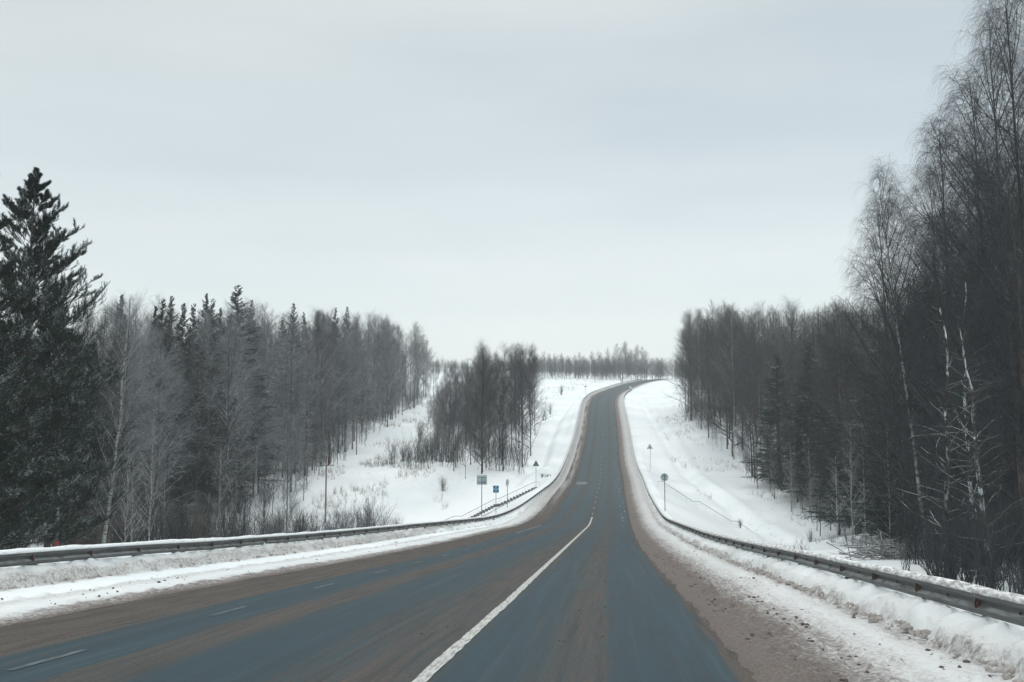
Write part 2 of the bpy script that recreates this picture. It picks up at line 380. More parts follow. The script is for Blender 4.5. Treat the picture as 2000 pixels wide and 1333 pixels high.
# ------------------------------------------------------------------ road axis
SK = np.array([-400, 0, 30, 60, 90, 105, 120, 140, 165, 200, 250, 300, 350, 400, 430, 460, 490, 520, 560, 620, 700, 900, 4000.])
TH = np.array([.103, .103, .0936, .1071, .1091, .1057, .0995, .0976, .1094, .0886, .1019, .0929, .0894, .133, .1633, .1914, .2123, .2282, .2514, .288, .336, .6, .6])
GR = np.array([0, -.0636, -.0798, -.0664, -.0656, -.0301, .0023, .0155, .0193, .0467, .106, .1398, .128, .0948, .0839, .0803, .0848, .0912, .0851, .0728, .06, .0, .0])
ss = np.arange(-400, 4000.1, 1.0)
def _int(a):
    c = np.concatenate([[0], np.cumsum((a[1:] + a[:-1]) / 2)]); return c - c[400]
_th = np.interp(ss, SK, TH); _g = np.interp(ss, SK, GR)
CX, CY, CZ = _int(np.sin(_th)), _int(np.cos(_th)), _int(_g)
def axis(s): return np.interp(s, ss, CX), np.interp(s, ss, CY), np.interp(s, ss, CZ), np.interp(s, ss, _th)
def rp(s, t, dz=0.0):
    x, y, z, th = axis(s); return np.stack([x + np.cos(th) * t, y - np.sin(th) * t, z + dz + 0 * t], -1)
def to_st(X, Y):
    s = np.array(Y, float)
    for _ in range(12):
        x, y, z, th = axis(s); s = s + (X - x) * np.sin(th) + (Y - y) * np.cos(th); s = np.clip(s, -399, 3990)
    x, y, z, th = axis(s); return s, (X - x) * np.cos(th) - (Y - y) * np.sin(th)
def railL(s): return -13.1 + 2.55 * np.clip((s - 60) / 100, 0, 1)
def railR(s): return 4.8 + 0 * s
def sstep(x, a, b):
    q = np.clip((x - a) / (b - a), 0, 1); return q * q * (3 - 2 * q)

# natural ground: thin-plate surface through surveyed points (X, Y, Z)
def pt(u, v, D): return ((u - 1000) / F * D, D, EYE + (HOR - v) / F * D)
CP = [(-60, 0, -4), (-30, -20, -2), (-20, 40, -5.5), (-50, 45, -5.5), (-31, 65, -6.8), (-60, 80, -8), (-29, 76, -7.6), (-42, 105, -10.0), (-28, 110, -11.2), (-22, 135, -12.2),
      (-14, 163, -12.6), (-12, 150, -12.6), (-24, 155, -11.2), (-60, 150, -8), (-45, 185, -6), (-90, 200, 2), pt(650, 905, 220), pt(700, 872, 250), pt(800, 905, 215), pt(760, 822, 320), pt(800, 800, 370), pt(840, 778, 420),
      pt(870, 905, 200), pt(920, 930, 185), pt(1000, 916, 200), pt(1040, 850, 290), pt(1070, 800, 370), pt(1100, 762, 470), pt(950, 840, 290), pt(900, 760, 480), pt(880, 735, 560), pt(870, 722, 640),
      pt(950, 738, 600), pt(1100, 739, 620), pt(1250, 735, 700), pt(1330, 735, 720), pt(1000, 750, 520), (-70, 300, 9), (-100, 420, 20), (-200, 600, 42), (-600, 300, 12), (-600, 900, 62),
      (100, 0, 0), (40, 0, -1.5), (20, 10, -2.4), (16.5, 32, -3.6), (18.5, 40, -4.2), (21.6, 60, -5.6), (28, 85, -7.8), (30, 100, -9.5), (34.6, 105, -9.7), pt(1500, 1062, 150), (38, 162, -14.6), (31, 150, -13.9),
      pt(1345, 842, 270), pt(1400, 882, 240), pt(1450, 932, 210), pt(1500, 965, 185), pt(1560, 1003, 160), pt(1640, 1045, 130), pt(1700, 1060, 110), pt(1265, 770, 440), pt(1400, 985, 172), pt(1330, 905, 230), pt(1450, 1015, 155),
      pt(1320, 746, 590), (80, 270, 6), (90, 200, 0), (80, 120, -6), (90, 60, -3), (110, 400, 20), (200, 250, 10), (200, 500, 28), (600, 300, 15), (600, 900, 58), (175, 700, 41.5),
      (0, 900, 54), (200, 900, 51), (-100, 900, 57), (0, 1800, 62), (800, 1800, 60), (-800, 1800, 66), (0, -200, 3), (-600, -200, 3), (600, -200, 3)]
CP = np.array(CP, float)
def _phi(r2): return np.where(r2 > 1e-9, .5 * r2 * np.log(r2 + 1e-12), 0)
_sc = 100.0
_A = CP[:, :2] / _sc; _n = len(CP)
_K = _phi(((_A[:, None] - _A[None]) ** 2).sum(-1)) + np.eye(_n) * .004
_Q = np.concatenate([np.ones((_n, 1)), _A], 1)
_M = np.block([[_K, _Q], [_Q.T, np.zeros((3, 3))]])
_w = np.linalg.solve(_M, np.concatenate([CP[:, 2], np.zeros(3)]))
def nat(X, Y):
    X = np.asarray(X, float); Y = np.asarray(Y, float); sh = X.shape
    Xc = np.clip(X, -900, 900); Yc = np.clip(Y, -250, 1900)
    p = np.stack([Xc.ravel(), Yc.ravel()], -1) / _sc; z = np.empty(len(p))
    for i in range(0, len(p), 20000):
        q = p[i:i + 20000]; z[i:i + 20000] = _phi(((q[:, None] - _A[None]) ** 2).sum(-1)) @ _w[:_n] + _w[_n] + q @ _w[_n + 1:]
    return z.reshape(sh)
def vnoise(x, y, seed=0):
    """smooth value noise, range 0..1"""
    xi = np.floor(x).astype(np.int64); yi = np.floor(y).astype(np.int64); fx = x - xi; fy = y - yi
    fx = fx * fx * (3 - 2 * fx); fy = fy * fy * (3 - 2 * fy)
    def h(a, b):
        n = (a * 374761393 + b * 668265263 + seed * 974634777) & 0xffffffff
        n = ((n ^ (n >> 13)) * 1274126177) & 0xffffffff
        return ((n ^ (n >> 16)) & 0xffff) / 65535.0
    return (h(xi, yi) * (1 - fx) + h(xi + 1, yi) * fx) * (1 - fy) + (h(xi, yi + 1) * (1 - fx) + h(xi + 1, yi + 1) * fx) * fy
def fbm(x, y, o=4, seed=0):
    a = 0; k = .5; tot = 0
    for i in range(o): a = a + k * vnoise(x, y, seed + i); tot += k; x = x * 2.03; y = y * 2.03; k *= .5
    return a / tot
def gz(X, Y, s, t):
    """ground height: natural surface cut and filled to the road platform"""
    n = nat(X, Y) + (fbm(X / 14, Y / 14, 3, 5) - .5) * 1.0 * sstep(np.abs(t + 4), 22, 45)
    z0 = np.interp(s, ss, CZ)
    dl = np.maximum(railL(s) - 1.7 - t, 0); dr = np.maximum(t - railR(s) - 1.7, 0); d = dl + dr
    fill = z0 - d * .52 ; cut = z0 + d * .33 - .15 * np.minimum(d, 2)
    k = .35
    lo = np.where(np.abs(n - fill) < k * 4, (n + fill) / 2 + np.sqrt((n - fill) ** 2 + k) / 2, np.maximum(n, fill))
    z = np.minimum(lo, cut)
    return np.where(d > 0, z, z0)
def ground(X, Y):
    s, t = to_st(np.asarray(X, float), np.asarray(Y, float)); return gz(np.asarray(X, float), np.asarray(Y, float), s, t)

# ------------------------------------------------------------------ ground sheet and road sheet (share their rows)
rows = np.concatenate([np.arange(-120, 0, 8), np.arange(0, 7, .5), np.arange(7, 44, .13), np.arange(44, 60, .3), np.arange(60, 130, .8), np.arange(130, 320, 2.0), np.arange(320, 760, 4.0), np.geomspace(760, 3600, 40)])
half = np.concatenate([np.array([2.0, 3.2, 5, 7, 9, 11.5, 14, 17, 20, 23, 26, 30, 34, 38, 43, 48, 54, 60, 68, 78, 90, 105, 125, 150, 190, 240, 320, 450, 700, 1100, 2000])])
halfR = np.concatenate([np.arange(.6, 30, .8), half[half > 31]])
cols = np.concatenate([-14.9 - halfR[::-1], np.arange(-14.9, -8.6, .1), np.array([-8.4, -7.5, -5.5, -3.0, 0, 1.0]), np.arange(1.30, 6.6, .07), 6.5 + halfR])
S, T = np.meshgrid(rows, cols, indexing='ij')
x, y, z, th = axis(S)
Tn = np.clip(T, -130, 130); To = T - Tn
GX = x + np.cos(th) * Tn + math.cos(.15) * To; GY = y - np.sin(th) * Tn - math.sin(.15) * To
GZ = gz(GX, GY, S, T)
# detail of the verge
rl = railL(S); tl = T - rl; trr = T - railR(S)
lump = fbm(T * 3.0, S * 2.2, 4, 11); lump2 = fbm(T * 9, S * 6, 3, 21)
onL = sstep(T, -9.0, -9.5); onR = sstep(T, 1.5, 2.1)
corr = (tl > -1.6) & (trr < 1.6)
verge = np.where(T < -8.6, onL, np.where(T > 1.2, onR, 0))
near_f = 1 - sstep(S, 120, 260)
chunk = sstep(fbm(T * 4.2, S * 3.6, 2, 17), .52, .56)
h = verge * (.035 + .05 * (lump - .45) + .012 * (lump2 - .5) + .035 * chunk * (1 - sstep(T, 2.9, 3.6)))
# loose crumbs of slush thrown beside the lane
crumb = np.clip(fbm(T * 7, S * 5.0, 2, 33) - .66, 0, 1) * .45
h += verge * crumb * np.where(T > 0, 1 - sstep(T, 3.2, 4.6) * .6, .45)
# ploughed bank under each rail, notched where the wind curls round the posts
def bank(d, s, seed):          # d: distance measured from bank toe towards the rail
    e = d + .42 * (fbm(s * 1.1, s * 0 + 3.3, 3, seed) - .5) + .20 * (fbm(s * 2.2, d * 1.5, 2, seed + 9) - .5)
    face = sstep(e, 0, .16)
    slab = sstep(fbm(s * 2.6, d * 3.4, 2, seed + 20), .47, .53)
    ph = (s / 1.3 + .35 * d) % 1.0
    notch = np.exp(-((ph - .5) / .11) ** 4) * sstep(d, .05, .4) * (1 - sstep(d, 1.0, 1.5))
    return face * (.17 + .07 * slab * (1 - sstep(d, .5, .8)) + .16 * sstep(d, .1, .7) + .06 * fbm(s * .8, d * 1.5, 2, seed + 4) - .34 * notch)
bfar = 1 - .9 * sstep(S, 105, 170)
h += bfar * np.where(T > 2, bank(trr + .62, S, 50) * (1 - sstep(trr, .9, 1.6)) , 0)
h += bfar * np.where(T < -8.6, bank(-tl + .62, S, 70) * (1 - sstep(-tl, .9, 1.6)), 0)
h = np.where(corr, h, 0)
under = (T > -9.05) & (T < 1.45)
h = np.where(under, -.06, h)
h += np.where(corr, 0, .07 * (fbm(GX * .8, GY * .8, 3, 90) - .5) + .22 * (fbm(GX * .16, GY * .1, 3, 92) - .5))
def dist_pl(X, Y, pl):
    best = np.full(X.shape, 1e9); sg = np.zeros(X.shape)
    for (x0, y0), (x1, y1) in zip(pl[:-1], pl[1:]):
        dx, dy = x1 - x0, y1 - y0; L2 = dx * dx + dy * dy; k = np.clip(((X - x0) * dx + (Y - y0) * dy) / L2, 0, 1)
        ex, ey = X - x0 - k * dx, Y - y0 - k * dy; dd = np.hypot(ex, ey); cr_ = (dx * ey - dy * ex) / math.sqrt(L2); m_ = dd < best; best = np.where(m_, dd, best); sg = np.where(m_, np.sign(cr_), sg)
    return best * sg
# old vehicle track / drift line along the foot of the right slope, and one on the left
for pl in ([pt(1253, 782, 405)[:2], pt(1263, 820, 345)[:2], pt(1285, 866, 280)[:2], pt(1330, 912, 222)[:2], pt(1400, 965, 178)[:2], pt(1470, 1010, 158)[:2], pt(1560, 1045, 138)[:2]],
           [pt(1120, 782, 400)[:2], pt(1090, 822, 330)[:2], pt(1070, 860, 270)[:2], pt(1050, 900, 210)[:2], pt(1000, 935, 182)[:2]]):
    dl_ = dist_pl(GX, GY, pl); fade = sstep(GY, 130, 150) * (1 - sstep(GY, 390, 420))
    h += fade * (-.8 * np.exp(-(dl_ / 1.1) ** 2) + .55 * np.exp(-((dl_ - 2.4) / 1.2) ** 2) * (dl_ > 0))
# edge of the road sheet is overlapped by ragged slush
rag = np.where((T >= 1.25) & (T < 1.9), -.05 + .09 * sstep(T + .22 * (fbm(S * 1.3, T * 4, 3, 8) - .5) * near_f, 1.32, 1.62), 0) + np.where((T <= -8.6) & (T > -9.4), -.05 + .07 * sstep(-T + .3 * (fbm(S * .9, T * 4, 3, 9) - .5) * near_f, 8.85, 9.2), 0)
h = np.where(rag != 0, rag + .03 * (lump2 - .5), h)
GZ = GZ + h
nr, nc = S.shape
idx = np.arange(nr * nc).reshape(nr, nc)
q = np.stack([idx[:-1, :-1], idx[:-1, 1:], idx[1:, 1:], idx[1:, :-1]], -1).reshape(-1, 4)
g = ob('snow_ground', mk('snow_ground', np.stack([GX, GY, GZ], -1).reshape(-1, 3), q, M_GROUND, True, np.stack([T, S], -1).reshape(-1, 2)))
tag(g, kind='structure')

def ribbon(name, s, t0, t1, dz, mat, nt_=2, parent=None):
    s = np.asarray(s, float); w = np.linspace(0, 1, nt_)
    Sg = np.repeat(s[:, None], nt_, 1); a = t0(s) if callable(t0) else np.full(len(s), t0); b_ = t1(s) if callable(t1) else np.full(len(s), t1)
    Tg = a[:, None] * (1 - w) + b_[:, None] * w
    P = rp(Sg, Tg, dz); n, k = Sg.shape; i = np.arange(n * k).reshape(n, k)
    return mk(name, P.reshape(-1, 3), np.stack([i[:-1, :-1], i[:-1, 1:], i[1:, 1:], i[1:, :-1]], -1).reshape(-1, 4), mat, True, np.stack([Tg, Sg], -1).reshape(-1, 2))
rrows = np.concatenate([np.arange(-120, 0, 8), np.arange(0, 900, 1.0)])
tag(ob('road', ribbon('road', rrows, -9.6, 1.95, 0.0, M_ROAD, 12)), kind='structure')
# markings, 6 mm above the road
drift = lambda s: -2.05 - .8 * np.clip((s - 20) / 120, 0, 1)
s_l = np.arange(3, 112, .14)
mm = MB()
def mark(name, s, t, w, mat, dz=.006): return ribbon(name, s, lambda q: t(q) - w / 2, lambda q: t(q) + w / 2, dz, mat)
ln = ob('road_line', ribbon('road_line', s_l, lambda q: drift(q) - .078 * (.72 + .56 * fbm(q * 2.3, q * 0 + 1.7, 4, 301)), lambda q: drift(q) + .078 * (.72 + .56 * fbm(q * 2.7, q * 0 + 5.1, 4, 302)), .006, M_LINE)); tag(ln, kind='structure')
for i, a in enumerate(np.arange(116, 520, 9.0)):
    o = ob('road_line', mark('road_line', np.linspace(a, a + 3, 3), lambda q: -2.72 + 0 * q, .10, M_FADED)); tag(o, kind='structure')
for a in (10.6, 16.2, 22.0, 27.8, 33.6, 39.4, 45.5, 52, 60, 69):
    o = ob('road_line', mark('road_line', np.linspace(a, a + 1.6, 3), lambda q: -6.62 + 0 * q, .11, M_FADED2)); tag(o, kind='structure')
o = ob('road_line', mark('road_line', np.arange(72, 96, 1.0), lambda q: -7.0 + 0 * q, .09, M_FADED)); tag(o, kind='structure')
o = ob('road_patch', ribbon('road_patch', [171, 177], -6.7, -4.9, .006, mat_plain('pale_asphalt_patch', (.12, .155, .17), .8, 0, .3, 2))); tag(o, kind='structure')

# ------------------------------------------------------------------ guardrails
PROF = [(0, .450), (.055, .462), (.080, .50), (.078, .535), (.012, .572), (.0, .605), (.012, .638), (.078, .675), (.080, .712), (.055, .748), (0, .760), (-.004, .756), (.050, .742), (.070, .71), (.068, .68), (.0, .642), (-.012, .605), (.0, .568), (.068, .53), (.070, .50), (.050, .470), (-.004, .454)]
def sweep(name, s, tf, prof, side, mat, jit=None, uvz=True):
    n = len(s); k = len(prof); V = np.empty((n, k, 3)); UV = np.empty((n, k, 2))
    for j, (d, zz) in enumerate(prof):
        dd, zq = (np.full(n, d), np.full(n, zz)) if jit is None else jit(j, s, d, zz)
        V[:, j] = rp(s, tf(s) + side * dd, 0) + np.stack([0 * s, 0 * s, zq], -1)
        UV[:, j, 0] = j * .05; UV[:, j, 1] = s
    i = np.arange(n * k).reshape(n, k); a = i[:-1]; b_ = i[1:]
    qd = np.stack([a, np.roll(a, -1, 1), np.roll(b_, -1, 1), b_], -1).reshape(-1, 4)
    return mk(name, V.reshape(-1, 3), qd, mat, True, UV.reshape(-1, 2))
def post_mesh(side):
    b = MB(); b.box((-.05, -.06, -.6), (-.042, .06, .74)); b.box((.042, -.06, -.6), (.05, .06, .74)); b.box((-.042, -.006, -.6), (.042, .006, .735))
    b.box((-.02 if side < 0 else -.075, -.05, .55), (.075 if side < 0 else .02, -.04, .66))
    return b.mesh('post', M_DARKMETAL)
def guardrail(tf, side, label, seed, smax):
    """side: +1 when the road lies towards larger t"""
    root = empty('guardrail', tuple(rp(np.array([8.]), tf(np.array([8.])))[0]), 0, label, 'guardrail')
    inv = -np.array(root.location)
    s = np.concatenate([np.arange(-12, 60, .5), np.arange(60, 200, 1.), np.arange(200, smax, 2.5)])
    w = lambda q: tf(q)
    sag = lambda q: .018 * (fbm(q * .18, q * 0 + seed, 3, seed) - .5) * 2
    o = ob('beam', sweep('beam', s, w, PROF, side, M_RAIL, lambda j, q, d, zz: (d + sag(q) * .8, zz + sag(q + 40))), root, inv)
    capP = [(-.055, .745), (-.06, .785), (-.03, .82), (.02, .83), (.065, .80), (.088, .75), (.084, .722), (.055, .752), (0, .764)]
    def jit(j, q, d, zz):
        up = j in (1, 2, 3, 4)
        a = fbm(q * .9, q * 0 + seed + 5, 4, seed + 2); thin = (.35 + 1.0 * a) * (1 - .85 * sstep(q, 120, 200))
        return d + (.012 * (a - .5)), np.where(up, .765 + (zz - .765) * thin, zz) + sag(q + 40) + .01 * (fbm(q * 4, q * 0 + j, 2, 3) - .5) * up
    sf = np.concatenate([np.arange(-12, 60, .2), np.arange(60, 200, .7), np.arange(200, smax, 2.5)])
    ob('snow_cap', sweep('snow_cap', sf, w, capP, side, M_CAP if side > 0 else M_CAP_DIRTY, jit), root, inv)
    pm = post_mesh(side)
    sp_ = np.arange(6.1, smax - 3, 2.6)
    kk = MB()
    # reflector: small bent plate on a block, bolted in the valley of the beam
    rb = MB(); rb.prism([(-.045, -.06), (.045, -.06), (.055, .0), (.03, .075), (-.03, .075), (-.055, 0)], -.02, .02); rb.box((-.012, -.03, -.02), (.012, .10, .02))
    rmesh = rb.mesh('reflector', M_REFL)
    bb = MB(); bb.tube([(0, 0, 0), (side * .03, 0, 0)], [.022, .014], 8); bmesh_ = bb.mesh('bolt', M_DARKMETAL)
    for i, q_ in enumerate(sp_):
        qa = np.array([q_]); P = rp(qa, tf(qa) - side * .075)[0]; thv = float(axis(q_)[3])
        if i < 100:
            p_ = ob('post', pm, root, tuple(P + inv)); p_.rotation_euler = (0, 0, -thv)
        if i < 90:
            P2 = rp(qa, tf(qa) + side * .055, .605)[0]
            r_ = ob('reflector', rmesh, root, tuple(P2 + inv)); r_.rotation_euler = (0, 0, -thv + (math.pi if False else 0)); r_.scale = (.8, 1, 1)
        if 0 < i < 34:
            P3 = rp(qa + 1.3, tf(qa) + side * .0, .605)[0]
            c_ = ob('bolt', bmesh_, root, tuple(P3 + inv)); c_.rotation_euler = (0, 0, -thv)
    for q_ in sp_[100:]:
        qa = np.array([q_]); P = rp(qa, tf(qa) - side * .075)[0] + inv
        kk.box((-.05, -.05, -.6), (.05, .05, .74), -float(axis(q_)[3]), tuple(P))
    o = ob('posts', kk.mesh('posts', M_DARKMETAL), root); o['kind'] = 'stuff'
    return root
guardrail(railL, 1, 'long steel guardrail with a white snow cap along the left verge', 3, 640)
guardrail(railR, -1, 'long grimy steel guardrail curving along the right verge', 9, 470)

# ------------------------------------------------------------------ frozen clods along the verge
rng = np.random.default_rng(5)
def clod_field(name, pts, smin, smax_):
    V = []; Fc = []; n = 0
    ico = np.array([(0, 0, 1), (.9, 0, .4), (.28, .85, .4), (-.72, .53, .4), (-.72, -.53, .4), (.28, -.85, .4), (.7, .5, -.3), (-.3, .85, -.3), (-.9, 0, -.3), (-.3, -.85, -.3), (.7, -.5, -.3)])
    fc = np.array([(0, 1, 2), (0, 2, 3), (0, 3, 4), (0, 4, 5), (0, 5, 1), (1, 6, 2), (2, 6, 7), (2, 7, 3), (3, 7, 8), (3, 8, 4), (4, 8, 9), (4, 9, 5), (5, 9, 10), (5, 10, 1), (1, 10, 6)])
    for p in pts:
        r = smin + (smax_ - smin) * rng.random() ** 2.5
        v = ico * (1 + .45 * (rng.random((11, 1)) - .5)) * r * np.array([1, 1.2, .8]); a = rng.random() * 6.28
        v = v @ np.array([[math.cos(a), math.sin(a), 0], [-math.sin(a), math.cos(a), 0], [0, 0, 1]])
        V.append(v + p); Fc.append(fc + n); n += 11
    return mk(name, np.vstack(V), np.vstack(Fc), M_CLOD, False)
def verge_pts(n, t0, t1, s0, s1, pw=1.6, z=.05):
    s = s0 + (s1 - s0) * rng.random(n) ** pw; t = t0(s) + (t1(s) - t0(s)) * rng.random(n); cl = fbm(t * 1.6, s * .7, 3, 41) > .52
    return rp(s[cl], t[cl], z)
P = np.vstack([verge_pts(1500, lambda s: 1.7 + 0 * s, lambda s: 3.0 + 0 * s, 8, 60, 1.8, .04), verge_pts(260, lambda s: 3.0 + 0 * s, lambda s: 4.2 + 0 * s, 8, 60, 1.6, .05),
               verge_pts(900, lambda s: railL(s) + 1.6, lambda s: railL(s) + 3.2, 10, 90, 1.4, .05)])
tag(ob('slush_crumbs', clod_field('slush_crumbs', P, .006, .042)), 'brown frozen slush crumbs scattered over both snowy verges', 'slush', kind='stuff')
M_LUMP = mat_plain('dirty_snow_lump', (.33, .31, .295), .9, 0, .8, 5)
def toe(n, tf, w, s0, s1):
    s = s0 + (s1 - s0) * rng.random(n) ** 1.5; t = tf(s) + rng.normal(0, w, n); return rp(s, t, .03 + .09 * rng.random(n))
P = np.vstack([toe(1500, lambda s: railR(s) - .52, .10, 8, 75), toe(1200, lambda s: railL(s) + .52, .11, 10, 95), toe(160, lambda s: railR(s) - .2, .25, 8, 60)])
_m = M_CLOD; M_CLOD = M_LUMP
tag(ob('snow_lumps', clod_field('snow_lumps', P, .018, .078)), 'dirty broken snow lumps along the foot of both ploughed banks', 'snow lumps', kind='stuff')
M_CLOD = _m
P = np.vstack([verge_pts(60, lambda s: -.8 + 0 * s, lambda s: -.1 + 0 * s, 9, 40, 1.5, .008), verge_pts(90, lambda s: -3.1 + 0 * s, lambda s: -2.3 + 0 * s, 9, 45, 1.5, .008)])
tag(ob('road_grit', clod_field('road_grit', P, .008, .026)), 'small dark lumps of grit lying on the brown sanded strips', 'grit', kind='stuff')

# ------------------------------------------------------------------ signs
def at(u, v, D):
    return np.array([(u - 1000) / F * D, D, EYE + (HOR - v) / F * D])
def sign(name, u, D, vtop, label, build, pole_r=.035, lean=0.0, vbase=None):
    X, Y, _ = at(u, 900, D); zg = float(ground(np.array([X]), np.array([Y]))[0])
    H = at(u, vtop, D)[2] - zg
    root = empty(name, (X, Y, zg), 0, label, 'road sign')
    b = MB(); b.tube([(0, 0, -.4), (lean * H, 0, H * .97)], pole_r, 8); ob('pole', b.mesh('pole', M_POLE, True), root)
    build(root, H); return root
def back_panel(w, hgt, th=.03):
    def f(root, H):
        b = MB(); b.box((-w / 2, -.10, H - hgt), (w / 2, -.10 + th, H)); ob('panel', b.mesh('panel', M_GREY), root, (0, .14, 0))
        c = MB(); c.box((-w / 2 + .08, -.005, H - hgt * .25), (w / 2 - .08, .025, H - hgt * .25 + .06)); c.box((-w / 2 + .08, -.005, H - hgt * .8), (w / 2 - .08, .025, H - hgt * .8 + .06)); ob('bracket', c.mesh('bracket', M_POLE), root)
    return f
def disc(b, r, y0, y1, zc, n=28, sx=1): b.prism([(sx * r * math.cos(a), zc + r * math.sin(a)) for a in np.arange(n) * 2 * math.pi / n], y0, y1)
def tri(b, s_, y0, y1, zc, rnd=.06):
    pts = []
    for k in range(3):
        a = math.pi / 2 + k * 2 * math.pi / 3; R0 = s_ / math.sqrt(3) - rnd
        for j in (-1, 0, 1): pts.append((R0 * math.cos(a) + rnd * math.cos(a + j * .8), zc + R0 * math.sin(a) + rnd * math.sin(a + j * .8)))
    b.prism(pts, y0, y1)
sign('road_sign', 941.5, 116, 927, 'large square road sign seen from its grey back, left of the blue sign', back_panel(1.15, 1.12), .045, .0)
def blue(root, H):
    def rr(x0, z0, x1, z1, c):
        return [(x0 + c, z0), (x1 - c, z0), (x1, z0 + c), (x1, z1 - c), (x1 - c, z1), (x0 + c, z1), (x0, z1 - c), (x0, z0 + c)]
    b = MB(); b.prism(rr(-.35, H - .43, .35, H, .05), -.075, -.05); b.prism(rr(-.35, H - .88, .35, H - .45, .05), -.075, -.05); ob('panel', b.mesh('panel', M_BLUE), root)
    c = MB()
    for s_ in (-1, 1):
        c.prism([(s_ * .32, H - .34), (s_ * .13, H - .22), (s_ * .32, H - .08)], -.082, -.077); c.prism([(s_ * .32, H - .80), (s_ * .12, H - .68), (s_ * .32, H - .54)], -.082, -.077)
    ob('symbol', c.mesh('symbol', M_BLACK), root)
    d = MB(); d.prism([(-.05, H - .36), (.05, H - .36), (.06, H - .12), (0, H - .06), (-.06, H - .12)], -.082, -.077); d.prism([(-.10, H - .80), (.10, H - .80), (.03, H - .5), (-.03, H - .5)], -.082, -.077)
    ob('pale_symbol', d.mesh('pale_symbol', mat_plain('pale_blue_paint', (.25, .42, .52), .5)), root)
sign('road_sign', 969, 124, 947.5, 'small two-panel blue road sign beside the left stairs', blue, .035)
def edge_on(root, H):
    M = np.array([[math.cos(R(70)), math.sin(R(70)), 0], [-math.sin(R(70)), math.cos(R(70)), 0], [0, 0, 1.]])
    for nm, r, y0, y1, mt in (('panel', .47, -.03, .0, M_WHITE), ('rim', .5, .002, .05, M_BLACK), ('symbol', .13, -.04, -.032, M_POLE)):
        b = MB(); pts = [(r * math.cos(a), H - .5 + r * math.sin(a)) for a in np.arange(28) * 2 * math.pi / 28]; b.prism(pts, y0 - .05, y1 - .05, M); ob(nm, b.mesh(nm, mt), root)
sign('road_sign', 991, 138, 935, 'round white road sign turned almost edge-on beside the stair railing', edge_on, .04)
def tri_back(root, H):
    b = MB(); tri(b, 1.12, -.02, .02, H - .62); ob('panel', b.mesh('panel', mat_plain('dull_grey_sign_back', (.17, .22, .24), .6, 0, .1)), root, (0, .06, 0))
    c = MB(); c.box((-.22, -.01, H - .75), (.22, .02, H - .71)); ob('bracket', c.mesh('bracket', M_POLE), root)
sign('road_sign', 1046.5, 172, 899.5, 'triangular road sign seen from its grey back above the left slope', tri_back, .035)
def round_back(root, H):
    b = MB(); disc(b, .46, -.02, .02, H - .46); ob('panel', b.mesh('panel', mat_plain('pale_grey_sign_back', (.50, .62, .65), .6, 0, .08)), root, (0, .07, 0))
    c = MB(); c.box((-.25, -.01, H - .36), (.25, .03, H - .31)); c.box((-.25, -.01, H - .66), (.25, .03, H - .61)); ob('bracket', c.mesh('bracket', M_POLE), root)
sign('road_sign', 1295.5, 116, 924, 'round road sign seen from its grey back beside the right stair railing', round_back, .045)
def tri_front(root, H):
    b = MB(); tri(b, 1.10, -.055, -.04, H - .62); ob('border', b.mesh('border', M_RED), root)
    c = MB(); tri(c, .84, -.064, -.057, H - .625); ob('panel', c.mesh('panel', M_WHITE), root)
    d = MB(); d.prism([(-.2, H - .80), (.22, H - .80), (.24, H - .70), (.1, H - .62), (.06, H - .48), (-.03, H - .46), (-.08, H - .62)], -.072, -.066); ob('symbol', d.mesh('symbol', M_BLACK), root)
sign('road_sign', 1267.5, 205, 868, 'red and white triangular warning sign on the right snow slope', tri_front, .035, .03)
def small_round(root, H):
    b = MB(); disc(b, .5, -.05, -.02, H - .5); ob('panel', b.mesh('panel', M_WHITE), root)
    c = MB(); disc(c, .2, -.06, -.052, H - .5); ob('symbol', c.mesh('symbol', M_GREY), root)
sign('road_sign', 1231.5, 440, 755, 'tiny pale round sign at the far inner side of the bend', small_round, .06)
def small_plate(root, H):
    b = MB(); b.box((-.45, -.05, H - .42), (.45, -.02, H)); ob('panel', b.mesh('panel', M_POLE), root)
    c = MB(); c.box((-.38, -.06, H - .3), (.38, -.052, H - .12)); ob('symbol', c.mesh('symbol', M_RED), root)
sign('road_sign', 1143.5, 440, 755, 'tiny plate sign on a thin post left of the far bend', small_plate, .05)

